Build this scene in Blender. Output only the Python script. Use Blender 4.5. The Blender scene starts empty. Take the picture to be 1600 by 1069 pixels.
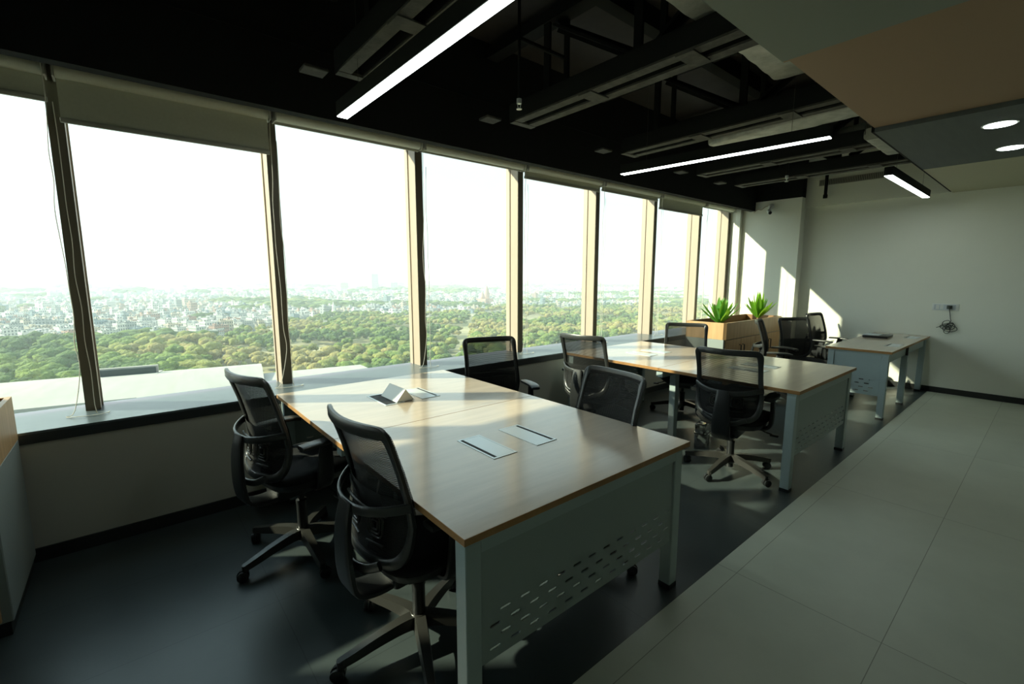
import bpy, bmesh, math, random
import numpy as np
from mathutils import Vector, Matrix, noise

random.seed(7)
R = math.radians
C = bpy.context.scene.collection
SC = bpy.context.scene

# ------------------------------------------------------------------ camera
H = 1.52
cam_d = bpy.data.cameras.new('camera')
cam = bpy.data.objects.new('camera', cam_d)
C.objects.link(cam)
cam_d.sensor_width = 36.0
cam_d.lens = 714.36 / 1600 * 36.0
cam_d.clip_start = 0.05
cam_d.clip_end = 30000
cam.location = (0, 0, H)
cam.rotation_euler = (R(90 - 7.98), 0, R(50.12 - 90))
SC.camera = cam

# ------------------------------------------------------------------ view
SC.view_settings.view_transform = 'Standard'
SC.view_settings.look = 'None'
SC.view_settings.gamma = 1.0
SC.view_settings.use_curve_mapping = False
SC.view_settings.exposure = 0.22
SC.cycles.use_denoising = True
SC.cycles.max_bounces = 8
SC.cycles.diffuse_bounces = 5
SC.cycles.glossy_bounces = 3
SC.cycles.transmission_bounces = 4
SC.cycles.transparent_max_bounces = 16
SC.cycles.volume_bounces = 1
SC.cycles.sample_clamp_indirect = 6.0
SC.cycles.caustics_reflective = False
SC.cycles.caustics_refractive = False
SC.cycles.blur_glossy = 0.5

# ------------------------------------------------------------------ sun + sky
SUN_DIR = Vector((1.0, -0.74, -0.71)).normalized()      # direction the light travels
sun_d = bpy.data.lights.new('sun', 'SUN')
sun_d.energy = 8.5
sun_d.angle = R(0.9)
sun_d.color = (1.0, 0.88, 0.68)
sun = bpy.data.objects.new('sun', sun_d)
C.objects.link(sun)
sun.location = (-30, 15, 20)
sun.rotation_euler = SUN_DIR.to_track_quat('-Z', 'Y').to_euler()

SKY_LEVEL = 1.25
w = bpy.data.worlds.new('sky')
SC.world = w
w.use_nodes = True
nt = w.node_tree
nt.nodes.clear()
out = nt.nodes.new('ShaderNodeOutputWorld')
bg = nt.nodes.new('ShaderNodeBackground')
tc = nt.nodes.new('ShaderNodeTexCoord')
sep = nt.nodes.new('ShaderNodeSeparateXYZ')
nt.links.new(tc.outputs['Generated'], sep.inputs[0])
ramp = nt.nodes.new('ShaderNodeValToRGB')
ramp.color_ramp.elements[0].position = 0.0
ramp.color_ramp.elements[0].color = (0.90, 0.97, 0.98, 1)
ramp.color_ramp.elements[1].position = 0.7
ramp.color_ramp.elements[1].color = (0.70, 0.86, 1.0, 1)
e = ramp.color_ramp.elements.new(0.2)
e.color = (0.86, 0.95, 0.99, 1)
nt.links.new(sep.outputs['Z'], ramp.inputs[0])
# broad hazy glow round the sun
dot = nt.nodes.new('ShaderNodeVectorMath')
dot.operation = 'DOT_PRODUCT'
dot.inputs[1].default_value = tuple(-SUN_DIR)
nt.links.new(tc.outputs['Generated'], dot.inputs[0])
mx = nt.nodes.new('ShaderNodeMath'); mx.operation = 'MAXIMUM'; mx.inputs[1].default_value = 0
nt.links.new(dot.outputs['Value'], mx.inputs[0])
pw = nt.nodes.new('ShaderNodeMath'); pw.operation = 'POWER'; pw.inputs[1].default_value = 3.0
nt.links.new(mx.outputs[0], pw.inputs[0])
mul = nt.nodes.new('ShaderNodeMath'); mul.operation = 'MULTIPLY_ADD'
mul.inputs[1].default_value = 1.3; mul.inputs[2].default_value = 1.0
nt.links.new(pw.outputs[0], mul.inputs[0])
vm = nt.nodes.new('ShaderNodeVectorMath'); vm.operation = 'SCALE'
nt.links.new(ramp.outputs[0], vm.inputs[0])
nt.links.new(mul.outputs[0], vm.inputs['Scale'])
nt.links.new(vm.outputs[0], bg.inputs['Color'])
bg.inputs['Strength'].default_value = SKY_LEVEL
nt.links.new(bg.outputs[0], out.inputs['Surface'])


# ================================================================== helpers
class MB:
    """collects shapes, links them as one mesh object"""
    def __init__(s):
        s.v = []; s.f = []; s.m = []; s.mi = 0

    def add(s, vs, fs):
        b = len(s.v)
        s.v += [tuple(v) for v in vs]
        s.f += [tuple(i + b for i in f) for f in fs]
        s.m += [s.mi] * len(fs)
        return s

    def mat(s, i):
        s.mi = i
        return s

    def box(s, x0, y0, z0, x1, y1, z1, bev=0.0, seg=2):
        if bev <= 0:
            vs = [(x, y, z) for z in (z0, z1) for x, y in ((x0, y0), (x1, y0), (x1, y1), (x0, y1))]
            fs = [(3, 2, 1, 0), (4, 5, 6, 7), (0, 1, 5, 4), (1, 2, 6, 5), (2, 3, 7, 6), (3, 0, 4, 7)]
            return s.add(vs, fs)
        bm = bmesh.new()
        bmesh.ops.create_cube(bm, size=1)
        for v in bm.verts:
            v.co = Vector(((x0 + x1) / 2 + v.co.x * (x1 - x0), (y0 + y1) / 2 + v.co.y * (y1 - y0), (z0 + z1) / 2 + v.co.z * (z1 - z0)))
        bmesh.ops.bevel(bm, geom=bm.edges[:], offset=bev, segments=seg, profile=0.5, affect='EDGES')
        s.bm(bm)
        return s

    def bm(s, bm, M=None):
        bm.verts.index_update()
        vs = [(M @ v.co if M else v.co.copy()) for v in bm.verts]
        fs = [tuple(v.index for v in f.verts) for f in bm.faces]
        bm.free()
        return s.add(vs, fs)

    def obox(s, c, dx, dy, dz, M):
        """box of half sizes about c, turned by matrix M"""
        vs = []
        for z in (-dz, dz):
            for x, y in ((-dx, -dy), (dx, -dy), (dx, dy), (-dx, dy)):
                vs.append(Vector(c) + M @ Vector((x, y, z)))
        return s.add(vs, [(3, 2, 1, 0), (4, 5, 6, 7), (0, 1, 5, 4), (1, 2, 6, 5), (2, 3, 7, 6), (3, 0, 4, 7)])

    def bar(s, a, b, w, h, up=(0, 0, 1)):
        """rectangular bar from a to b, w across, h along up"""
        a = Vector(a); b = Vector(b)
        t = (b - a).normalized()
        u = Vector(up)
        side = t.cross(u)
        if side.length < 1e-4:
            side = t.cross(Vector((1, 0, 0)))
        side.normalize()
        u = side.cross(t)
        vs = []
        for p in (a, b):
            for q, r_ in ((-1, -1), (1, -1), (1, 1), (-1, 1)):
                vs.append(p + side * q * w / 2 + u * r_ * h / 2)
        return s.add(vs, [(0, 1, 2, 3), (7, 6, 5, 4), (0, 4, 5, 1), (1, 5, 6, 2), (2, 6, 7, 3), (3, 7, 4, 0)])

    def sweep(s, path, prof, closed=False, up=(0, 0, 1), ups=None, scales=None, caps=True):
        """prof: list of (side, up) points; path: points; scales: (sx, sy) per point"""
        P = [Vector(p) for p in path]
        n = len(P); k = len(prof)
        vs = []
        for i, p in enumerate(P):
            if closed:
                t = P[(i + 1) % n] - P[i - 1]
            else:
                t = P[min(i + 1, n - 1)] - P[max(i - 1, 0)]
            t.normalize()
            u = Vector(ups[i]) if ups else Vector(up)
            side = t.cross(u)
            if side.length < 1e-5:
                side = t.cross(Vector((0, 1, 0.01)))
            side.normalize()
            u = side.cross(t)
            sx, sy = scales[i] if scales else (1, 1)
            for q in prof:
                vs.append(p + side * q[0] * sx + u * q[1] * sy)
        fs = []
        m = n if closed else n - 1
        for i in range(m):
            j = (i + 1) % n
            for a in range(k):
                b = (a + 1) % k
                fs.append((i * k + a, j * k + a, j * k + b, i * k + b))
        if not closed and caps:
            fs.append(tuple(range(k))[::-1])
            fs.append(tuple((n - 1) * k + a for a in range(k)))
        return s.add(vs, fs)

    def tube(s, path, r, seg=8, closed=False):
        prof = [(r * math.cos(2 * math.pi * i / seg), r * math.sin(2 * math.pi * i / seg)) for i in range(seg)]
        P = [Vector(p) for p in path]
        n = len(P)
        # parallel transport frame
        ups = []
        u = None
        for i in range(n):
            t = (P[min(i + 1, n - 1)] - P[max(i - 1, 0)])
            if t.length < 1e-9:
                t = Vector((0, 0, 1))
            t.normalize()
            if u is None:
                u = t.cross(Vector((0.3, 0.9, 0.1))).normalized()
            u = (u - t * u.dot(t))
            if u.length < 1e-6:
                u = t.cross(Vector((0.1, 0.3, 0.9)))
            u.normalize()
            ups.append(u.copy())
        return s.sweep(path, prof, closed, ups=ups)

    def lathe(s, prof, c=(0, 0, 0), seg=24, M=None):
        """prof: (r, z) list round the z axis, moved to c"""
        vs = []
        for r_, z in prof:
            for i in range(seg):
                a = 2 * math.pi * i / seg
                v = Vector((r_ * math.cos(a), r_ * math.sin(a), z))
                if M: v = M @ v
                vs.append(v + Vector(c))
        fs = []
        for j in range(len(prof) - 1):
            for i in range(seg):
                k = (i + 1) % seg
                fs.append((j * seg + i, j * seg + k, (j + 1) * seg + k, (j + 1) * seg + i))
        fs.append(tuple(range(seg))[::-1])
        fs.append(tuple((len(prof) - 1) * seg + i for i in range(seg)))
        return s.add(vs, fs)

    def build(s, name, mats, parent=None, smooth=True, ang=35, kind=None):
        me = bpy.data.meshes.new(name)
        me.from_pydata(s.v, [], s.f)
        for m in (mats if isinstance(mats, (list, tuple)) else [mats]):
            me.materials.append(m)
        if s.m and max(s.m) > 0:
            me.polygons.foreach_set('material_index', s.m)
        bm = bmesh.new(); bm.from_mesh(me)
        bmesh.ops.recalc_face_normals(bm, faces=bm.faces[:])
        bm.to_mesh(me); bm.free()
        if smooth:
            me.shade_smooth()
            me.set_sharp_from_angle(angle=R(ang))
        me.update()
        o = bpy.data.objects.new(name, me)
        C.objects.link(o)
        if parent: o.parent = parent
        if kind: o['kind'] = kind
        return o


def tag(o, label, cat, group=None, kind=None):
    o['label'] = label
    o['category'] = cat
    if group: o['group'] = group
    if kind: o['kind'] = kind
    return o


def empty(name, loc, rz=0.0):
    o = bpy.data.objects.new(name, None)
    o.empty_display_size = 0.1
    C.objects.link(o)
    o.location = loc
    o.rotation_euler = (0, 0, rz)
    return o


def copy_tree(o, parent=None):
    kids = list(o.children)
    c = o.copy()
    C.objects.link(c)
    c.parent = parent
    for ch in kids:
        copy_tree(ch, c)
    return c


def catmull(pts, n, closed=False):
    P = [Vector(p) for p in pts]
    m = len(P)
    out_ = []
    segs = m if closed else m - 1
    for i in range(segs):
        if closed:
            a, b, c_, d = P[(i - 1) % m], P[i], P[(i + 1) % m], P[(i + 2) % m]
        else:
            a, b, c_, d = P[max(i - 1, 0)], P[i], P[i + 1], P[min(i + 2, m - 1)]
        for k in range(n):
            t = k / n
            out_.append(0.5 * ((2 * b) + (c_ - a) * t + (2 * a - 5 * b + 4 * c_ - d) * t * t + (-a + 3 * b - 3 * c_ + d) * t ** 3))
    if not closed: out_.append(P[-1])
    return out_


def rrect(w_, h_, r_, n=3):
    pts = []
    for cx, cy, a0 in ((w_ / 2 - r_, h_ / 2 - r_, 0), (-w_ / 2 + r_, h_ / 2 - r_, 90), (-w_ / 2 + r_, -h_ / 2 + r_, 180), (w_ / 2 - r_, -h_ / 2 + r_, 270)):
        for i in range(n + 1):
            a = R(a0 + 90 * i / n)
            pts.append((cx + r_ * math.cos(a), cy + r_ * math.sin(a)))
    return pts


# ------------------------------------------------------------------ materials
def mat(name, col, rough=0.5, metal=0.0, spec=0.5, coat=0.0, var=None, vscale=(8, 8, 8), bump=0.0, bscale=200.0, rvar=0.0):
    m = bpy.data.materials.new(name)
    m.use_nodes = True
    n = m.node_tree
    b = n.nodes['Principled BSDF']
    b.inputs['Base Color'].default_value = (*col, 1)
    b.inputs['Roughness'].default_value = rough
    b.inputs['Metallic'].default_value = metal
    b.inputs['Specular IOR Level'].default_value = spec
    b.inputs['Coat Weight'].default_value = coat
    b.inputs['Coat Roughness'].default_value = 0.15
    t = n.nodes.new('ShaderNodeTexCoord')
    if var or rvar:
        mp = n.nodes.new('ShaderNodeMapping')
        mp.inputs['Scale'].default_value = vscale
        n.links.new(t.outputs['Object'], mp.inputs[0])
        ns = n.nodes.new('ShaderNodeTexNoise')
        ns.inputs['Scale'].default_value = 1.0
        ns.inputs['Detail'].default_value = 6
        ns.inputs['Roughness'].default_value = 0.6
        n.links.new(mp.outputs[0], ns.inputs['Vector'])
        if var:
            r_ = n.nodes.new('ShaderNodeValToRGB')
            r_.color_ramp.elements[0].position = 0.32
            r_.color_ramp.elements[1].position = 0.68
            r_.color_ramp.elements[0].color = (*var, 1)
            r_.color_ramp.elements[1].color = (*col, 1)
            n.links.new(ns.outputs['Fac'], r_.inputs[0])
            n.links.new(r_.outputs[0], b.inputs['Base Color'])
        if rvar:
            mr = n.nodes.new('ShaderNodeMapRange')
            mr.inputs['To Min'].default_value = max(0.02, rough - rvar)
            mr.inputs['To Max'].default_value = rough + rvar
            n.links.new(ns.outputs['Fac'], mr.inputs[0])
            n.links.new(mr.outputs[0], b.inputs['Roughness'])
    if bump > 0:
        n2 = n.nodes.new('ShaderNodeTexNoise')
        n2.inputs['Scale'].default_value = bscale
        n2.inputs['Detail'].default_value = 3
        n.links.new(t.outputs['Object'], n2.inputs['Vector'])
        bp = n.nodes.new('ShaderNodeBump')
        bp.inputs['Strength'].default_value = bump
        bp.inputs['Distance'].default_value = 0.01
        n.links.new(n2.outputs['Fac'], bp.inputs['Height'])
        n.links.new(bp.outputs[0], b.inputs['Normal'])
    return m


def emit(name, col, s_):
    m = bpy.data.materials.new(name)
    m.use_nodes = True
    n = m.node_tree
    n.nodes.clear()
    o = n.nodes.new('ShaderNodeOutputMaterial')
    e_ = n.nodes.new('ShaderNodeEmission')
    e_.inputs[0].default_value = (*col, 1)
    e_.inputs[1].default_value = s_
    n.links.new(e_.outputs[0], o.inputs[0])
    return m


def tile_mat(name, col, col2, grout, bw, rh, off, rough, vs=1.5, msize=0.0016):
    m = mat(name, col, rough, spec=0.5, var=col2, vscale=(vs, vs, vs), rvar=0.08, bump=0.02, bscale=60)
    n = m.node_tree
    b = n.nodes['Principled BSDF']
    src = b.inputs['Base Color'].links[0].from_socket
    t = n.nodes['Texture Coordinate']
    mp = n.nodes.new('ShaderNodeMapping')
    mp.inputs['Location'].default_value = (off[0], off[1], 0)
    n.links.new(t.outputs['Object'], mp.inputs[0])
    br = n.nodes.new('ShaderNodeTexBrick')
    br.offset = 0.0
    br.inputs['Scale'].default_value = 1.0
    br.inputs['Brick Width'].default_value = bw
    br.inputs['Row Height'].default_value = rh
    br.inputs['Mortar Size'].default_value = msize
    br.inputs['Mortar Smooth'].default_value = 0.0
    br.inputs['Color1'].default_value = (1, 1, 1, 1)
    br.inputs['Color2'].default_value = (0.93, 0.93, 0.93, 1)
    br.inputs['Mortar'].default_value = (*grout, 1)
    n.links.new(mp.outputs[0], br.inputs['Vector'])
    mixn = n.nodes.new('ShaderNodeMix')
    mixn.data_type = 'RGBA'; mixn.blend_type = 'MULTIPLY'
    mixn.inputs['Factor'].default_value = 1.0
    n.links.new(src, mixn.inputs['A'])
    n.links.new(br.outputs['Color'], mixn.inputs['B'])
    n.links.new(mixn.outputs['Result'], b.inputs['Base Color'])
    return m


def mesh_mat(name, col, alpha, stripes=True):
    """open woven net: part thread, part hole"""
    m = bpy.data.materials.new(name)
    m.use_nodes = True
    n = m.node_tree
    b = n.nodes['Principled BSDF']
    b.inputs['Base Color'].default_value = (*col, 1)
    b.inputs['Roughness'].default_value = 0.75
    b.inputs['Specular IOR Level'].default_value = 0.25
    o = n.nodes['Material Output']
    tr = n.nodes.new('ShaderNodeBsdfTransparent')
    mixs = n.nodes.new('ShaderNodeMixShader')
    n.links.new(tr.outputs[0], mixs.inputs[1])
    n.links.new(b.outputs[0], mixs.inputs[2])
    n.links.new(mixs.outputs[0], o.inputs['Surface'])
    lw = n.nodes.new('ShaderNodeLayerWeight'); lw.inputs['Blend'].default_value = 0.5
    pf = n.nodes.new('ShaderNodeMath'); pf.operation = 'POWER'; pf.inputs[1].default_value = 1.0
    n.links.new(lw.outputs['Facing'], pf.inputs[0])
    up = n.nodes.new('ShaderNodeMix'); up.data_type = 'FLOAT'
    up.inputs['B'].default_value = 1.0
    n.links.new(pf.outputs[0], up.inputs['Factor'])
    n.links.new(up.outputs['Result'], mixs.inputs[0])
    if stripes:
        t = n.nodes.new('ShaderNodeTexCoord')
        wv = n.nodes.new('ShaderNodeTexWave')
        wv.wave_type = 'BANDS'; wv.bands_direction = 'Z'
        wv.inputs['Scale'].default_value = 42.0
        n.links.new(t.outputs['Object'], wv.inputs['Vector'])
        mr = n.nodes.new('ShaderNodeMapRange')
        mr.inputs['To Min'].default_value = alpha - 0.18
        mr.inputs['To Max'].default_value = min(1, alpha + 0.18)
        n.links.new(wv.outputs['Fac'], mr.inputs[0])
        n.links.new(mr.outputs[0], up.inputs['A'])
    else:
        up.inputs['A'].default_value = alpha
    return m


def glass_mat(name, tint, gloss):
    m = bpy.data.materials.new(name)
    m.use_nodes = True
    n = m.node_tree
    n.nodes.clear()
    o = n.nodes.new('ShaderNodeOutputMaterial')
    tr = n.nodes.new('ShaderNodeBsdfTransparent')
    tr.inputs[0].default_value = (*tint, 1)
    gl = n.nodes.new('ShaderNodeBsdfGlossy')
    gl.inputs['Roughness'].default_value = 0.0
    fr = n.nodes.new('ShaderNodeLayerWeight')
    fr.inputs['Blend'].default_value = 0.5
    p5 = n.nodes.new('ShaderNodeMath'); p5.operation = 'POWER'; p5.inputs[1].default_value = 5
    n.links.new(fr.outputs['Facing'], p5.inputs[0])
    ma = n.nodes.new('ShaderNodeMath'); ma.operation = 'MULTIPLY_ADD'
    ma.inputs[1].default_value = 0.5; ma.inputs[2].default_value = gloss
    n.links.new(p5.outputs[0], ma.inputs[0])
    mx_ = n.nodes.new('ShaderNodeMixShader')
    n.links.new(ma.outputs[0], mx_.inputs[0])
    n.links.new(tr.outputs[0], mx_.inputs[1])
    n.links.new(gl.outputs[0], mx_.inputs[2])
    n.links.new(mx_.outputs[0], o.inputs[0])
    return m


M = {}
M['floor_dark'] = tile_mat('charcoal_floor_tile', (0.054, 0.069, 0.070), (0.042, 0.055, 0.057), (0.55, 0.55, 0.55), 1.23, 0.60, (-0.42 + 1.23, -1.03, 0), 0.34, 2.0)
M['floor_light'] = tile_mat('grey_beige_floor_tile', (0.62, 0.65, 0.54), (0.55, 0.58, 0.48), (0.45, 0.45, 0.42), 1.57, 0.60, (-2.30, -0.93 + 0.6, 0), 0.42, 2.5)
M['wall'] = mat('off_white_wall_paint', (0.82, 0.83, 0.74), 0.75, var=(0.80, 0.81, 0.72), vscale=(2, 2, 2), bump=0.03, bscale=120)
M['sill_wall'] = mat('beige_wall_paint', (0.50, 0.49, 0.43), 0.8, var=(0.47, 0.46, 0.40), vscale=(2, 2, 2))
M['black_paint'] = mat('matt_black_paint', (0.012, 0.014, 0.013), 0.85, spec=0.2)
M['slab'] = mat('dark_brown_concrete_slab', (0.045, 0.040, 0.034), 0.9, var=(0.030, 0.028, 0.025), vscale=(3, 3, 3), bump=0.2, bscale=20)
M['channel'] = mat('grey_sprayed_steel', (0.085, 0.085, 0.072), 0.8, var=(0.04, 0.04, 0.035), vscale=(14, 14, 14), bump=0.3, bscale=60)
M['foil'] = mat('pale_foil_duct_wrap', (0.45, 0.46, 0.40), 0.45, var=(0.25, 0.26, 0.22), vscale=(9, 9, 9), bump=0.6, bscale=14)
M['skirting'] = mat('black_skirting', (0.015, 0.017, 0.017), 0.5)
M['sill_top'] = mat('slate_grey_sill_laminate', (0.10, 0.125, 0.135), 0.28, spec=0.5, var=(0.085, 0.11, 0.12), vscale=(3, 9, 3))
M['sill_front'] = mat('charcoal_sill_edge', (0.022, 0.026, 0.028), 0.5)
M['mullion'] = mat('taupe_window_frame', (0.47, 0.375, 0.295), 0.5, var=(0.44, 0.345, 0.27), vscale=(30, 30, 2))
M['front_shade'] = mat('shaded_frame_front', (0.115, 0.10, 0.068), 0.5)  # frame tone darkened to paint in the shade on room-facing fronts
M['gasket'] = mat('window_gasket', (0.40, 0.34, 0.27), 0.6)
M['glass'] = glass_mat('tinted_window_glass', (0.90, 0.965, 0.93), 0.02)
M['blind'] = mat('olive_grey_blind_fabric', (0.60, 0.61, 0.49), 0.85, var=(0.56, 0.57, 0.45), vscale=(60, 60, 60))
M['blind_bar'] = mat('grey_blind_bar', (0.42, 0.42, 0.36), 0.5)
M['chain'] = mat('cream_blind_cord', (0.78, 0.76, 0.68), 0.6)
M['panel_a'] = mat('grey_green_ceiling_board', (0.24, 0.27, 0.235), 0.8)
M['panel_b'] = mat('tan_ceiling_board', (0.35, 0.235, 0.15), 0.75)
M['panel_c'] = mat('slate_ceiling_board', (0.10, 0.12, 0.115), 0.7, var=(0.085, 0.10, 0.10), vscale=(2, 20, 2))
M['panel_d'] = mat('cream_ceiling_board', (0.52, 0.50, 0.36), 0.8)
M['wood'] = mat('pale_ash_laminate', (0.58, 0.465, 0.345), 0.32, spec=0.6, coat=0.9, var=(0.45, 0.355, 0.26), vscale=(1.6, 14, 14), rvar=0.06)
M['edge'] = mat('honey_edge_band', (0.42, 0.22, 0.075), 0.5, var=(0.34, 0.17, 0.055), vscale=(20, 20, 20))
M['cab_side'] = mat('pale_grey_end_panel', (0.27, 0.31, 0.30), 0.5)
M['cab_wood'] = mat('light_oak_laminate', (0.60, 0.38, 0.19), 0.42, var=(0.46, 0.28, 0.13), vscale=(22, 22, 1.6))
M['cab_inner'] = mat('brown_oak_inside', (0.30, 0.16, 0.07), 0.6)
M['steel'] = mat('blue_grey_powder_coat', (0.37, 0.45, 0.46), 0.38, spec=0.5)
M['steel_in'] = mat('grey_powder_coat_panel', (0.30, 0.36, 0.36), 0.45, spec=0.5)
M['dark_slot'] = mat('black_brush_strip', (0.01, 0.01, 0.01), 0.7)
M['alu'] = mat('satin_aluminium', (0.70, 0.76, 0.78), 0.30, metal=0.35, spec=0.6)
M['chrome'] = mat('bright_steel', (0.62, 0.62, 0.60), 0.12, metal=1.0)
M['plastic'] = mat('black_moulded_plastic', (0.018, 0.020, 0.021), 0.36, spec=0.5, bump=0.02, bscale=400)
M['plastic_grey'] = mat('dark_grey_nylon', (0.030, 0.030, 0.027), 0.30, spec=0.5, rvar=0.06, vscale=(20, 20, 20))
M['frame_grey'] = mat('charcoal_back_frame_plastic', (0.035, 0.038, 0.038), 0.30, spec=0.5)
M['fabric'] = mat('black_seat_fabric', (0.014, 0.015, 0.016), 0.9, spec=0.2, bump=0.25, bscale=900)
M['net'] = mesh_mat('black_backrest_net', (0.012, 0.013, 0.013), 0.76)
M['net2'] = mesh_mat('black_lumbar_net', (0.012, 0.013, 0.013), 0.80, False)
M['led'] = emit('led_diffuser', (0.88, 1.0, 0.94), 12.0)
M['spot'] = emit('downlight_lens', (0.90, 1.0, 0.97), 12.0)
M['leaf'] = mat('bright_green_leaf', (0.20, 0.42, 0.03), 0.35, var=(0.13, 0.33, 0.03), vscale=(30, 30, 30))
M['leaf2'] = mat('blue_green_leaf', (0.10, 0.34, 0.10), 0.35, var=(0.16, 0.40, 0.06), vscale=(30, 30, 30))
M['soil'] = mat('dark_potting_soil', (0.03, 0.02, 0.015), 0.95, bump=1.0, bscale=60)
M['white_plastic'] = mat('white_switch_plastic', (0.75, 0.77, 0.74), 0.4)
M['paper'] = mat('pale_paper', (0.55, 0.60, 0.63), 0.5)
M['cable'] = mat('grey_cable_rubber', (0.05, 0.06, 0.05), 0.5)
for k_ in ('leaf', 'leaf2'):
    M[k_].node_tree.nodes['Principled BSDF'].inputs['Subsurface Weight'].default_value = 0.0
    n_ = M[k_].node_tree
    b_ = n_.nodes['Principled BSDF']
    tl = n_.nodes.new('ShaderNodeBsdfTranslucent')
    tl.inputs[0].default_value = (0.35, 0.62, 0.05, 1)
    ms_ = n_.nodes.new('ShaderNodeMixShader'); ms_.inputs[0].default_value = 0.4
    n_.links.new(b_.outputs[0], ms_.inputs[1]); n_.links.new(tl.outputs[0], ms_.inputs[2])
    n_.links.new(ms_.outputs[0], n_.nodes['Material Output'].inputs['Surface'])

# ================================================================== room shell
XL, XR = -8.0, 8.20        # left wall, far wall
YB, YW, YG = -5.0, 3.40, 3.86   # back wall, sill wall face, glass
YF, YFR = 1.03, 3.72       # tile border, mullion front
ZS, ZP, ZT = 0.72, 2.60, 3.50   # sill, hung ceiling, slab


def struct(name, mb, m, parent=None, smooth=False):
    return mb.build(name, m, parent, smooth=smooth, kind='structure')


fl = MB().box(XL, YF, -0.1, XR, YW + 0.1, 0.0)
fl.mat(1).box(XL, YB, -0.1, XR, YF, 0.0)
o = struct('floor', fl, [M['floor_dark'], M['floor_light']])
o['label'] = 'tiled office floor, charcoal under the desks and grey beige along the walkway'
struct('wall_window', MB().box(XL, YW, 0.0, XR, YW + 0.12, 0.655), M['sill_wall'])
struct('baseboard_window', MB().box(XL, YW - 0.012, 0.0, 8.0, YW, 0.075), M['skirting'])
sl = MB().box(XL, YW - 0.01, ZS - 0.012, XR, YG + 0.06, ZS)
sl.mat(1).box(XL, YW - 0.008, 0.655, XR, YG + 0.06, ZS - 0.012)
struct('trim_1', sl, [M['sill_top'], M['sill_front']])['label'] = 'slate grey window sill ledge with a charcoal front edge'
struct('wall_far', MB().box(XR, YB, 0.0, XR + 0.15, YG + 0.3, ZT), M['wall'])
struct('wall_far_column', MB().box(8.0, 2.685, 0.0, XR, YG + 0.1, 2.74), M['wall'])
struct('wall_far_beam', MB().box(XR - 0.06, YF, 2.60, XR, 2.685, ZT), M['wall'])
struct('baseboard_far', MB().box(XR - 0.012, YB, 0.0, XR, 2.685, 0.075), M['skirting'])
struct('wall_left', MB().box(XL - 0.15, YB, 0.0, XL, YG + 0.3, ZT), M['wall'])
struct('wall_back', MB().box(XL, YB - 0.15, 0.0, XR, YB, ZT), M['wall'])
struct('ceiling', MB().box(XL - 0.1, YB - 0.1, ZT, XR + 0.1, YG + 0.3, ZT + 0.15), M['slab'])
bk = MB().box(XL, 3.36, 2.60, 8.0, 3.44, ZT)
bk.box(XL, 3.356, 3.02, 8.0, 3.36, 3.03)
bk.box(XL, 3.44, 2.72, 8.0, YG + 0.1, ZT)
struct('ceiling_bulkhead', bk, M['black_paint'])['label'] = 'matt black boxed bulkhead running above the window blinds'
struct('ceiling_end_bulkhead', MB().box(8.0, 2.69, 2.74, XR, YG + 0.1, ZT), M['black_paint'])
# hung ceiling boards
seams = [(-8.0, 2.64, 'panel_a', 0.0), (2.65, 4.39, 'panel_b', 0.03), (4.40, 6.25, 'panel_c', 0.0), (6.26, XR, 'panel_d', 0.0)]
for i, (a, b, mn, dz) in enumerate(seams):
    struct('ceiling_panel', MB().box(a, YB, ZP + dz, b, YF, ZP + dz + 0.06), M[mn])
struct('trim_2', MB().box(4.40, YF, ZP + 0.005, XR, YF + 0.02, ZP + 0.075), M['black_paint'])
struct('trim_3', MB().box(2.62, YB, ZP + 0.002, 2.66, YF, ZP + 0.03), M['panel_b'])

# ------------------------------------------------------------------ windows
mull = [-0.225, 0.875, 2.045, 3.225, 4.465, 5.70, 6.925, 7.885]      # centres
left = []
x = mull[0]
while x - 1.18 > XL:
    x -= 1.18
    left.append(x)
mull = left[::-1] + mull
edges = [XL] + mull
struct('wall_window_jamb', MB().box(7.92, 3.56, ZS, 8.0, YG + 0.1, 2.72), M['wall'])
HW = 0.034
for i in range(len(edges) - 1):
    a = edges[i] + (HW if i > 0 else 0)
    b = edges[i + 1] - HW
    w_ = empty('window_%d' % (i + 1), ((a + b) / 2, YG, ZS))
    w_['kind'] = 'structure'
    cx = (a + b) / 2
    MB().box(a - cx - 0.02, -0.004, 0.01, b - cx + 0.02, 0.004, 2.0).build('glass_pane', M['glass'], w_, smooth=False)
    fr = MB()
    fr.box(a - cx, -0.012, 0.0, a - cx + 0.008, 0.012, 2.0)
    fr.box(b - cx - 0.008, -0.012, 0.0, b - cx, 0.012, 2.0)
    fr.build('glass_gasket', M['gasket'], w_, smooth=False)
    if True:
        ml = MB().box(b - cx, -0.132, 0.0, b - cx + 2 * HW, 0.06, 2.0).build('mullion', M['mullion'], w_, smooth=False)
        MB().box(b - cx - 0.0005, -0.14, 0.0, b - cx + 2 * HW + 0.0005, -0.132, 2.0).build('shaded_front_strip', M['front_shade'], ml, smooth=False)  # thin added strip, its dark colour stands for shade on the mullion front

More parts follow.
